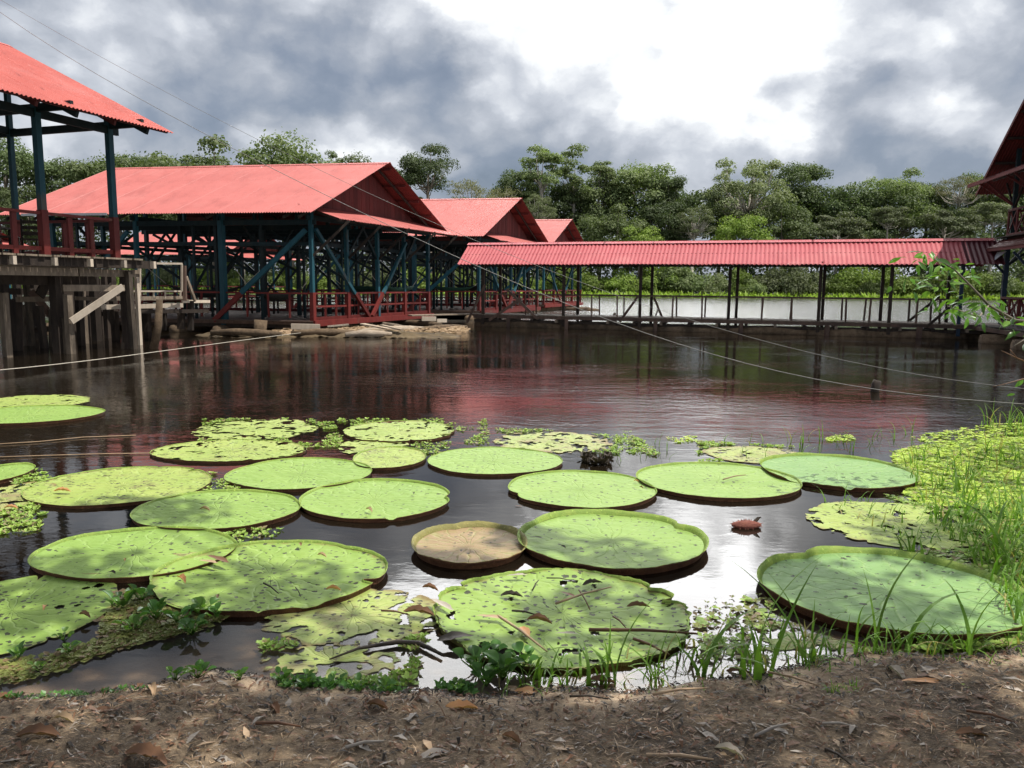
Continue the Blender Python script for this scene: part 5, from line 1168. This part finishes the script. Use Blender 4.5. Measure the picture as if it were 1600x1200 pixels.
def hyacinth(px, py, n, s, label, seed, young=.2):
    rr = random.Random(seed); p = G(px, py, 0); p.z = max(0, bank_h(p.x, p.y)); e = empty('water_hyacinth', p, label, 'water hyacinth', 'water hyacinths and round-leaved plants along the bank')
    for k in range(n):
        a = 6.283 * k / n + rr.uniform(-.4, .4); ti = rr.uniform(.25, 1.0); hgt = s * rr.uniform(.05, .13); d = Vector((math.cos(a) * math.sin(ti), math.sin(a) * math.sin(ti), math.cos(ti)))
        st = put('stalk', STALK, e); st.rotation_euler = d.to_track_quat('Z', 'Y').to_euler(); st.scale = (s, s, hgt)
        lf = put('leaf', HL[2 if rr.random() < young else rr.randrange(2)], e, d * hgt); q = s * rr.uniform(.7, 1.15); lf.scale = (q, q, q); lf.rotation_euler = (rr.uniform(.15, .95), rr.uniform(-.3, .3), a - math.pi / 2)
for k, (px, py, n, s, lb, yg) in enumerate(((190, 950, 8, 1.0, 'leftmost hyacinth of the clump below the rimmed lower left pad', .3), (222, 940, 8, .9, 'hyacinth at the back of the left clump', .2), (245, 968, 9, 1.1, 'hyacinth in the middle of the left clump', .1), (210, 985, 8, .9, 'front hyacinth of the left clump with two bright round leaves', .5),
                                         (280, 975, 8, 1.0, 'hyacinth touching the red rim of the spotted pad', .2), (315, 960, 8, 1.0, 'hyacinth right under the spotted pad', .3), (300, 992, 8, .9, 'rightmost front hyacinth of the left clump', .1), (338, 968, 6, .8, 'small hyacinth at the right end of the left clump', .5),
                                         (108, 1022, 8, .7, 'pale young plant floating off the flat spotted pad', .9), (100, 1002, 5, .6, 'small yellow-green plant at the edge of the flat spotted pad', 1), (30, 1030, 6, .7, 'dull plant at the lower left edge of the flat spotted pad', .1), (60, 1050, 5, .5, 'tiny floating plant by the lower left bank', 1),
                                         (745, 1050, 9, 1.1, 'dark hyacinth at the left of the clump below the frilly pad', 0), (785, 1062, 9, 1.1, 'dark hyacinth in the middle of the clump below the frilly pad', 0), (815, 1045, 8, 1.0, 'hyacinth of the clump nearest the frilly pad', .1), (770, 1035, 8, .9, 'hyacinth at the back of the clump below the frilly pad', .2), (760, 1072, 7, .9, 'front hyacinth of the clump below the frilly pad', .1),
                                         (275, 1078, 7, .6, 'round-leaved plant at the left of the bank edge', .6), (310, 1074, 8, .7, 'round-leaved plant beside a dry leaf on the bank edge', .4), (375, 1078, 6, .6, 'small thin-stalked plant on the bank edge', .6), (440, 1076, 7, .6, 'round-leaved plant at the left of the sprouts on the bank', .3), (480, 1084, 8, .6, 'round-leaved plant among the bank sprouts', .5), (520, 1082, 8, .65, 'dark round-leaved plant in the middle of the bank sprouts', .1), (560, 1086, 7, .55, 'bright round-leaved plant on the bank sprouts', .9), (605, 1086, 7, .6, 'round-leaved plant at the right of the bank sprouts', .7), (715, 1080, 5, .5, 'little plant on the sandy edge right of the bank sprouts', .8))):
    hyacinth(px, py, n + 1, s * .68, lb, k + 50, yg)

# ---------------------------------------------------------------- bud, drifting bits
def bud():
    p = G(1166, 824, 0); e = empty('lily_bud', p, 'spiny reddish brown lily bud floating alone between two rimmed pads', 'flower bud'); V, F = [], []; n, k = 12, 14
    for i in range(n + 1):
        q = i / n; rr_ = .055 * math.sin(math.pi * min(1, q * .86 + .07)) ** .75
        for j in range(k): a = 2 * math.pi * j / k; f_ = 1 + .08 * math.sin(4 * a); V.append((-.10 + .20 * q, rr_ * f_ * math.cos(a), .03 + rr_ * f_ * math.sin(a)))
    for i in range(n):
        for j in range(k): F.append((i * k + j, i * k + (j + 1) % k, (i + 1) * k + (j + 1) % k, (i + 1) * k + j))
    M['bud'] = surf('bud_skin', (.16, .05, .04), (.24, .09, .06), .7, 40, bump=.6, rnd=0); e.scale = (1.15, .85, .72); put('bud_body', mesh('bud_body', V, F, M['bud'], True), e)
    sp = MB(); rr2 = random.Random(4)
    for _ in range(90):
        v = Vector(V[rr2.randrange(len(V))]); d = (v - Vector((v.x * .6, 0, .03))).normalized(); sp.tube([v, v + d * .02], [.0028, .0004], 4)
    tag(put('spines', sp.mesh('spines', [M['bud']]), e), kind='stuff')
    tb = MB(); tb.tube([(.06, 0, .07), (.085, .01, .11), (.10, 0, .12)], [.016, .012, .004], 6); put('tip', tb.mesh('tip', [M['dead_dark']]), e)
bud()
def fl(n, w, curl, fold, twist, seed, mat):
    V, F = [], []; k = 4; rr = random.Random(seed)
    for i in range(n + 1):
        q = i / n; ww = w * math.sin(math.pi * (q * .96 + .02)) ** .8; zc = curl * math.sin(math.pi * q) * 1.3 + .022 * rr.uniform(-1, 1); ww *= rr.uniform(.82, 1.12)
        for j in range(k + 1):
            t_ = 2 * j / k - 1; a = twist * (q - .5); x = t_ * ww * .5; z = fold * ww * abs(t_) ** 1.3 + zc
            V.append((x * math.cos(a) - z * math.sin(a) * .5, q - .5, max(0.012, x * math.sin(a) + z)))
    for i in range(n):
        for j in range(k): a = i * (k + 1) + j; F.append((a, a + 1, a + k + 2, a + k + 1))
    return mesh('dead_leaf', V, F, M[mat], True)
LEAFV = {}
def dead_leaf(px, py, ln, rot, mat, label, var=0, z=None, width=.42, grp='dead leaves lying about', tilt=0):
    key = (mat, var)
    if key not in LEAFV:
        a = ((.42, .03, .18, .35), (.36, .055, .42, .7), (.22, .02, .14, -.5), (.30, .075, .62, 1.0))[var]; LEAFV[key] = fl(9, a[0], a[1], a[2], a[3], var, mat)
    zz = z
    if zz is None:
        p = G(px, py, 0)
        for _ in range(6): p = G(px, py, max(0.0, bank_h(p.x, p.y)))
        zz = max(.0, bank_h(p.x, p.y)) - .004
    p = G(px, py, zz); o = put('dead_leaf', LEAFV[key], None, p); o.scale = (ln, ln, ln); o.rotation_euler = (tilt, 0, rot); tag(o, label, 'dead leaf', grp)
ZP = .034
for a in ((284, 907, .13, .7, 'dead_orange', 'two-lobed orange leaf on the left end of the torn-rim spotted pad', 3, .045), (340, 932, .06, .3, 'dead_brown', 'small brown scrap on the torn-rim spotted pad', 1, .045), (521, 922, .10, 1.4, 'dead_orange', 'upright orange leaf at the front rim of the spotted pad', 3, .045), (469, 851, .07, .4, 'dead_brown', 'brown scrap on the far rim of the spotted pad', 1, .05),
          (503, 869, .09, 1.0, 'dead_tan', 'tan scrap near the far notch of the spotted pad', 3, .045), (70, 950, .07, .3, 'dead_orange', 'round orange leaf on the flat heavily spotted pad', 3, ZP), (132, 963, .10, 1.1, 'dead_brown', 'curled brown leaf at the right of the flat heavily spotted pad', 3, ZP), (320, 797, .11, 1.2, 'dead_tan', 'dry leaf on the smooth rimmed pad, middle left', 3, ZP),
          (577, 798, .11, .6, 'dead_tan', 'pinkish dry leaf near the front of the dark-edged pad', 3, ZP), (646, 771, .06, .2, 'dead_dark', 'dark crumb on the right of the dark-edged pad', 1, ZP), (97, 768, .16, 1.5, 'dead_orange', 'brown leaf on the yellowish serrated pad', 1, ZP), (237, 760, .10, 1.5, 'dead_dark', 'black scrap on the shaded part of the yellowish serrated pad', 2, ZP),
          (17, 794, .13, 1.4, 'dead_orange', 'brown leaf on the ragged pad at the left edge', 1, ZP), (176, 895, .07, .9, 'dead_dark', 'black scrap at the front of the rimmed lower left pad', 1, ZP), (195, 875, .05, .4, 'dead_orange', 'tiny orange scrap on the rimmed lower left pad', 3, ZP), (880, 855, .06, .5, 'dead_dark', 'black scrap in the front of the big bright pad', 1, ZP),
          (838, 840, .11, 1.3, 'dead_dark', 'dark curled strip on the left of the big bright pad', 2, ZP), (1002, 762, .06, .4, 'dead_brown', 'brown crumb at the right rim of the lower-left-notched pad', 3, ZP), (994, 752, .06, .9, 'dead_orange', 'pinkish crumb at the far right rim of the lower-left-notched pad', 3, ZP),
          (800, 932, .14, 1.35, 'dead_dark', 'black arched leaf on the left of the frilly pad', 1, ZP), (926, 913, .14, 1.9, 'dead_dark', 'black curled leaf near the far frilled rim', 1, ZP), (808, 899, .14, 1.8, 'dead_grey', 'grey leaf on the far rim of the frilly pad', 2, .05), (887, 929, .13, .9, 'dead_brown', 'pinkish brown leaf among twigs on the frilly pad', 2, ZP),
          (843, 972, .15, 1.2, 'dead_brown', 'curled dark brown leaf in the middle of the frilly pad', 3, ZP), (820, 988, .13, .3, 'dead_orange', 'orange leaf below the curled dark one on the frilly pad', 0, ZP), (998, 949, .14, 1.5, 'dead_brown', 'brown leaf at the right of the frilly pad', 1, ZP), (655, 960, .20, 1.25, 'dead_brown', 'large curled brown leaf between the decaying pad and the frilly pad', 1, ZP),
          (672, 921, .12, 1.1, 'dead_brown', 'brown leaf at the far edge of the decaying pad', 3, ZP), (712, 998, .20, 1.9, 'dead_dark', 'dark leathery leaf at the left rim of the frilly pad', 0, ZP), (885, 990, .12, 1.6, 'dead_grey', 'grey scrap at the front of the frilly pad', 2, ZP), (690, 945, .22, .75, 'dead_grey', 'long grey leaf strip along the left rim of the frilly pad', 2, .05),
          (768, 965, .18, 1.35, 'dead_tan', 'tan strip on the left half of the frilly pad', 2, ZP), (340, 874, .24, 1.0, 'dead_brown', 'brown torn leaf edge where the two lower left pads overlap', 2, .07), (325, 878, .16, 1.3, 'dead_tan', 'pinkish torn scrap where the two lower left pads overlap', 2, .07), (1350, 806, .07, .2, 'dead_dark', 'dark crumb on the flattened overgrown pad', 2, ZP), (1410, 811, .11, 1.4, 'dead_brown', 'brown stick-like leaf on the flattened overgrown pad', 2, ZP),
          (905, 687, .12, 1.3, 'dead_dark', 'black leaf on the flattened yellowish far pad', 1, ZP), (810, 791, .07, 1.4, 'dead_brown', 'brown scrap adrift left of the lower-left-notched pad', 2, .004)):
    px, py, ln, rot, mt, lb, var, z = a; dead_leaf(px, py, ln, rot, mt, lb, var, z)
for a in ((60, 1152, .24, 1.5, 'dead_brown', 'big rusty brown leaf at the left of the earth bank', 1), (5, 1094, .16, 1.2, 'dead_brown', 'dark brown leaf at the water edge, far left', 1), (238, 1080, .15, .5, 'dead_tan', 'tan leaf standing at the water edge by the round-leaved plants', 3), (282, 1064, .12, .3, 'dead_grey', 'grey curled leaf sticking up at the water edge', 3),
          (228, 1186, .26, 1.2, 'dead_brown', 'big dark curled leaf at the bottom left of the bank', 1), (120, 1182, .22, .9, 'dead_grey', 'grey leaf strip near the bottom left of the bank', 2), (345, 1188, .22, 1.0, 'dead_grey', 'pale grey strip at the bottom, left of centre', 2), (100, 1127, .15, 1.2, 'dead_tan', 'tan curled leaf on the left bank', 3), (720, 1110, .21, 1.65, 'dead_orange', 'curled orange-brown leaf in the middle of the bank edge', 1),
          (590, 1106, .15, 1.1, 'dead_brown', 'reddish brown folded leaf near the bank sprouts', 3), (828, 1084, .20, 1.45, 'dead_orange', 'triangular orange leaf at the waterline below the dark hyacinths', 0), (803, 1080, .15, .9, 'dead_tan', 'pale leaf beside the triangular orange leaf', 0), (940, 1068, .19, 1.5, 'dead_brown', 'grey-brown leaf under the low bent grass', 1), (1105, 1150, .22, .5, 'dead_grey', 'pale grey papery leaf on the right-centre bank', 2),
          (1140, 1178, .16, .9, 'dead_grey', 'crumpled grey leaf near the bottom, right of centre', 3), (1445, 1066, .26, 1.5, 'dead_orange', 'long orange-brown leaf by the grass on the right bank', 2), (1400, 1055, .18, .1, 'dead_grey', 'grey leaf standing upright by the long orange-brown leaf', 3), (1452, 1047, .13, 1.8, 'dead_grey', 'white papery leaf on the right bank', 0), (1462, 1060, .12, .6, 'dead_tan', 'tan leaf under the white papery one', 0),
          (1508, 1074, .10, 1.5, 'dead_green', 'small green leaf lying on the right bank', 0), (1575, 1076, .18, 1.1, 'dead_grey', 'grey leaf at the far right of the bank', 2), (1155, 1052, .16, 1.3, 'dead_brown', 'red-brown leaf among the grass at the waterline', 1), (1040, 1086, .13, 1.2, 'dead_tan', 'pale leaf chip near the long straw on the bank', 2), (1210, 1140, .18, 1.0, 'dead_grey', 'grey split leaf on the right bank above the sun fleck', 2),
          (1310, 1135, .18, 1.57, 'dead_grey', 'flat grey leaf strip in the middle of the right bank', 2), (880, 1142, .18, 1.2, 'dead_grey', 'pale grey strip on the middle bank', 2), (500, 1140, .20, 1.4, 'dead_tan', 'tan strip on the bank below the sprouts', 2), (560, 1165, .18, 1.0, 'dead_grey', 'grey strip low on the bank, left of centre', 2), (975, 1112, .12, .4, 'dead_tan', 'tan chip in the sun fleck by the grass', 2), (800, 1158, .14, .8, 'dead_brown', 'brown leaf on the lower middle bank', 3),
          (680, 1180, .16, 1.9, 'dead_grey', 'grey leaf at the bottom centre of the bank', 0), (1520, 1150, .16, 1.3, 'dead_brown', 'dark brown leaf on the lower right bank', 1), (430, 1110, .14, .5, 'dead_brown', 'brown leaf just below the round-leaved bank plants', 3), (160, 1112, .14, 1.7, 'dead_brown', 'dark leaf on the left bank near the water', 0)):
    px, py, ln, rot, mt, lb, var = a; dead_leaf(px, py, ln * .78, rot, mt, lb, var)
def stick(p, q, rad, mat, label, z=.04, bend=.0):
    A_, B_ = G(*p, z), G(*q, z)
    if z is None or z < 0:
        A_, B_ = [G(px, py, max(.01, bank_h(*G(px, py, .15).xy) + .01)) for px, py in (p, q)]
    md = (A_ + B_) / 2 + Vector((0, bend, .01)); tb = MB(); tb.tube([Vector((0, 0, 0)), md - A_, B_ - A_], [rad, rad * .9, rad * .5], 6); tag(put('twig', tb.mesh('twig', [M[mat]], True), None, A_), label, 'twig', 'twigs on pads and bank')
stick((920, 984), (1090, 990), .010, 'dead_brown', 'long brown stick across the right half of the frilly pad'); stick((778, 962), (855, 1018), .008, 'dead_tan', 'tan twig running down the left half of the frilly pad'); stick((868, 943), (955, 917), .007, 'dead_tan', 'thin tan twig slanting over the middle of the frilly pad')
stick((905, 922), (922, 953), .006, 'dead_brown', 'short dark twig crossing the thin tan one'); stick((958, 963), (978, 981), .005, 'dead_brown', 'short twig above the long brown stick'); stick((990, 998), (1045, 1023), .008, 'dead_brown', 'brown twig at the lower right of the frilly pad'); stick((800, 954), (842, 962), .006, 'dead_dark', 'dark twig on the left half of the frilly pad')
stick((832, 922), (842, 906), .005, 'dead_dark', 'tiny dark twig near the far rim of the frilly pad'); stick((854, 903), (896, 908), .004, 'dead_dark', 'thin dark stalk along the far rim of the frilly pad'); stick((1130, 749), (1165, 742), .007, 'dead_tan', 'pale twig lying on the rimmed pad right of centre')
stick((596, 954), (640, 961), .006, 'dead_brown', 'brown twig on the decaying pad'); stick((412, 911), (435, 927), .006, 'dead_dark', 'dark twig on the big spotted pad'); stick((462, 918), (470, 932), .004, 'dead_dark', 'tiny twig on the big spotted pad')
tb = MB(); A_ = [G(x, y, .02) for x, y in ((515, 1030), (560, 1013), (620, 1003), (655, 1005), (690, 1022))]; tb.tube([p - A_[0] for p in A_], [.004, .008, .013, .014, .008], 7); tag(put('sunken_branch', tb.mesh('sunken_branch', [M['dead_dark']], True), None, A_[0]), 'black curved branch lying in the shallow water below the decaying pad', 'branch')
stick((1020, 1085), (1105, 1075), .006, 'dead_tan', 'long straw on the bank right of centre', -1); stick((1010, 1180), (1115, 1187), .008, 'dead_tan', 'thick pale straw near the bottom right of centre', -1); stick((1200, 1050), (1280, 1072), .006, 'dead_tan', 'tan stalk in the grass litter at the right', -1); stick((1180, 1150), (1235, 1130), .007, 'dead_grey', 'grey stick on the right bank', -1)
stick((540, 1168), (600, 1158), .007, 'dead_grey', 'grey stick on the bank left of centre', -1); stick((400, 1130), (470, 1135), .007, 'dead_brown', 'dark stick on the left-centre bank', -1); stick((1285, 1130), (1340, 1136), .005, 'dead_grey', 'thin grey stick on the right bank', -1); stick((1510, 1110), (1590, 1130), .006, 'dead_brown', 'dark stick at the far right of the bank', -1)
stick((890, 1088), (950, 1092), .005, 'dead_dark', 'black twig by the sun fleck on the bank', -1); stick((1290, 1170), (1330, 1195), .006, 'dead_dark', 'dark stick at the bottom right', -1)
# drifting dark clump
rosettes('drifting_debris', [([(908, 714), (955, 714), (952, 727), (915, 727)], 60)], 'dead_dark', .05, avoid=False, lift=.07)

# ---------------------------------------------------------------- litter on the earth: bits too small to pick apart
def litter(name, n, mat, ln, wd, seed, curl=.3, pw=.9):
    rr = random.Random(seed); V, F = [], []
    for _ in range(n):
        x = rr.uniform(-3.6, 4.2); d = rr.random() ** pw * 2.2 + .02; y = float(edge_y(x)) - d
        if hnoise(x, y, 1.6, seed) < -.25 and rr.random() < .7: continue
        l = ln * rr.uniform(.35, 1.3); w = wd * rr.uniform(.5, 1.4); a = rr.gauss(0, .8) if rr.random() < .6 else rr.uniform(0, 3.14); c, s = math.cos(a), math.sin(a); z = bank_h(x, y) + .003; b = len(V); ti = rr.uniform(-.25, .25); cu = curl * l * rr.random()
        for q, zz in ((-.5, 0), (0, cu), (.5, 0)):
            wq = w * (.18 if q else 1)
            V.append((x + c * l * q - s * wq / 2, y + s * l * q + c * wq / 2, z + zz + ti * l * q + rr.uniform(0, .003))); V.append((x + c * l * q + s * wq / 2, y + s * l * q - c * wq / 2, z + zz + ti * l * q + .002))
        F += [(b, b + 1, b + 3, b + 2), (b + 2, b + 3, b + 5, b + 4)]
    tag(put(name, mesh(name, V, F, M[mat])), kind='stuff')
litter('leaf_litter', 6000, 'dead_brown', .035, .011, 1); litter('leaf_litter', 3000, 'dead_grey', .035, .006, 2, .2); litter('leaf_litter', 4000, 'dead_tan', .032, .005, 3, .2); litter('leaf_litter', 4500, 'dead_dark', .028, .008, 4); litter('leaf_litter', 3500, 'dead_dark', .05, .012, 14, .35, 3.5); litter('leaf_litter', 1200, 'dead_brown', .05, .014, 15, .35, 3.0); litter('fibre_litter', 6000, 'dead_tan', .055, .0032, 11, .1); litter('fibre_litter', 5000, 'dead_grey', .05, .0026, 12, .1); litter('fibre_litter', 5000, 'dead_brown', .06, .003, 13, .1); litter('twig_litter', 1100, 'dead_brown', .11, .005, 5, .12); litter('twig_litter', 500, 'dead_tan', .10, .004, 6, .1)
litter('leaf_litter', 200, 'dead_tan', .075, .024, 7, .25); litter('leaf_litter', 300, 'dead_grey', .075, .020, 8, .25); litter('leaf_litter', 400, 'dead_brown', .07, .024, 9, .25)

# ---------------------------------------------------------------- leafy branch reaching in from the right, and the shade tree over the bank
def leaf_mesh(L_, w, droop, mat, name='leaf'):
    V, F = [], []; n = 6
    for i in range(n + 1):
        q = i / n; ww = w * math.sin(math.pi * (q * .94 + .03)) ** .9 * .5; z = -droop * L_ * q * q
        for t_ in (-1, 0, 1): V.append((t_ * ww, L_ * q, z + abs(t_) * ww * .25))
    for i in range(n):
        for j in range(2): a = i * 3 + j; F.append((a, a + 1, a + 4, a + 3))
    return mesh(name, V, F, mat, True)
LV = [leaf_mesh(.17, .055, .25, M['tree_leaf']), leaf_mesh(.15, .05, .5, M['tree_leaf']), leaf_mesh(.14, .055, .1, M['young_leaf'])]
def riverside_tree():
    D = 7.0; base = P(1745, 620, D); e = empty('riverside_tree', (base.x, base.y, -.05), 'slender tree at the right edge reaching a leafy branch over the pond', 'tree'); L = e.location
    mb = MB(); mb.tube([(0, 0, -.3), (.02, .05, .8), (-.05, .1, 1.7), (.1, .15, 3.0), (.5, .2, 5.0)], [.09, .08, .07, .055, .03], 8); put('trunk', mb.mesh('trunk', M['bark'], True), e)
    br = [[(1735, 505, D), (1640, 506, D - .1), (1585, 500, D - .2), (1545, 477, D - .2), (1515, 445, D - .2), (1490, 420, D - .2), (1462, 404, D - .2)], [(1640, 506, D - .1), (1605, 528, D - .3), (1585, 540, D - .4)], [(1545, 477, D - .2), (1530, 495, D - .3), (1505, 487, D - .4), (1480, 478, D - .4)], [(1515, 445, D - .2), (1490, 440, D - .1), (1450, 436, D)],
          [(1585, 500, D - .2), (1545, 494, D), (1510, 486, D + .1)], [(1760, 590, D), (1640, 580, D - .3), (1590, 560, D - .4), (1565, 548, D - .4)], [(1640, 580, D - .3), (1600, 592, D - .4), (1570, 600, D - .4), (1552, 604, D - .4)], [(1590, 560, D - .4), (1578, 546, D - .4)]]
    for k, b in enumerate(br):
        pts = [P(*p) - L for p in b]; n = len(pts); mb = MB(); r0 = (.018, .009, .008, .007, .005, .012, .008, .004)[k]; mb.tube(pts, [max(.003, r0 * (1 - .75 * i / (n - 1))) for i in range(n)], 6); put('branch', mb.mesh('branch', M['bark'] if k < 5 else M['dead_brown'], True), e)
    rr = random.Random(8)
    for cx_, cy_, sx, sy, n in ((1430, 398, 18, 6, 5), (1455, 402, 18, 10, 10), (1490, 418, 22, 10, 8), (1480, 435, 30, 14, 16), (1450, 450, 22, 18, 8), (1510, 475, 22, 12, 12), (1490, 485, 20, 12, 10), (1535, 480, 16, 14, 8), (1550, 478, 10, 14, 5), (1595, 508, 18, 10, 8), (1392, 446, 3, 2, 1), (1620, 520, 20, 14, 9), (1600, 600, 12, 14, 4)):
        for _ in range(int(n * 1.7)):
            p = P(rr.gauss(cx_, sx * .7), rr.gauss(cy_, sy * .7), D + rr.uniform(-.45, .25)) - L; o = put('leaf', LV[2 if rr.random() < .3 else rr.randrange(2)], e, p)
            o.rotation_euler = (rr.uniform(-1.0, .3), rr.uniform(-.9, .9), rr.uniform(0, 6.28)); s = rr.uniform(.5, .9); o.scale = (s, s, s)
    r2 = np.random.default_rng(3); n = 900; c = np.stack([r2.normal(2.0, .7, n), r2.normal(.3, .9, n), r2.uniform(2.2, 5.6, n)], 1); c[:, 0] = np.maximum(c[:, 0], .9); nn = r2.normal(size=(n, 3)) + [0, 0, .8]; nn /= np.linalg.norm(nn, axis=1)[:, None]; v, f = quads(c, nn, .16, r2)
    tag(put('crown', mesh('crown', v, f, M['tree_leaf']), e), kind='stuff')
riverside_tree()
SHADE = [  # picture position on the ground that a clump of the crown shades, height, radius, leaves
    (60, 1150, 7.5, .8, 204), (280, 1130, 8.0, .85, 223), (480, 1160, 7.6, .8, 210), (660, 1140, 8.2, .85, 223), (820, 1185, 7.2, .7, 186), (930, 1170, 8.5, .5, 105), (1120, 1185, 7.4, .6, 148), (1240, 1100, 7.9, .7, 198), (1500, 1110, 8.0, .75, 198), (1560, 1170, 7.2, .7, 173), (1180, 1105, 8.6, .45, 93),
    (600, 985, 8.4, .50, 100), (420, 905, 8.8, .55, 170), (760, 1045, 8.0, .6, 240), (960, 940, 8.6, .50, 150), (90, 925, 9.0, .55, 170), (170, 985, 8.4, .4, 120), (300, 980, 8.2, .55, 220), (950, 850, 9.4, .42, 130), (840, 825, 9.6, .35, 100), (1060, 880, 9.2, .38, 110), (1300, 905, 9.0, .6, 190), (1250, 880, 9.2, .45, 140), (1440, 950, 8.8, .5, 120), (1320, 1030, 8.4, .6, 220), (1180, 1000, 8.4, .5, 170),
    (120, 870, 9.2, .45, 130), (260, 785, 9.8, .5, 130), (200, 780, 10, .5, 150), (690, 862, 9.4, .35, 80), (1500, 850, 9, .6, 160), (1460, 820, 9.2, .5, 130)]
def shade_tree():
    base = Vector((7.2, -2.2, .2)); e = empty('shade_tree', base, 'tall spreading tree behind the viewer shading the bank', 'tree'); C_, N_ = [], []; r2 = np.random.default_rng(17); lob = []
    for px, py, h_, rad, n in SHADE:
        n = int(n * (1.05 if py < 1060 else .6))
        g = G(px, py, .1); c = g + SUN * ((h_ - .1) / SUN.z); lob.append((c, rad)); d = r2.normal(size=(n, 3)); d /= np.linalg.norm(d, axis=1)[:, None]; q = rad * r2.random((n, 1)) ** .45
        C_.append(np.array(c - base) + d * q * [1.15, 1.0, .6]); nn = r2.normal(size=(n, 3)) * .6 + [0, 0, 1]; N_.append(nn / np.linalg.norm(nn, axis=1)[:, None])
    v, f = quads(np.concatenate(C_), np.concatenate(N_), .155, r2); put('crown', mesh('crown', v, f, M['leaf_mid']), e)
    mb = MB(); mb.tube([(0, 0, -.4), (-.1, .1, 2), (-.3, .4, 4.2), (-.6, .8, 6.0)], [.32, .26, .22, .16], 10)
    for c, rad in lob:
        c = c - base; s = Vector((-.3, .4, 4.2)).lerp(Vector((-.6, .8, 6.0)), r2.random()); mb.tube([s, s.lerp(c, .5) + Vector((0, 0, .5)), c], [.06, .035, .012], 5)
    put('trunk', mb.mesh('trunk', M['bark'], True), e)
shade_tree()
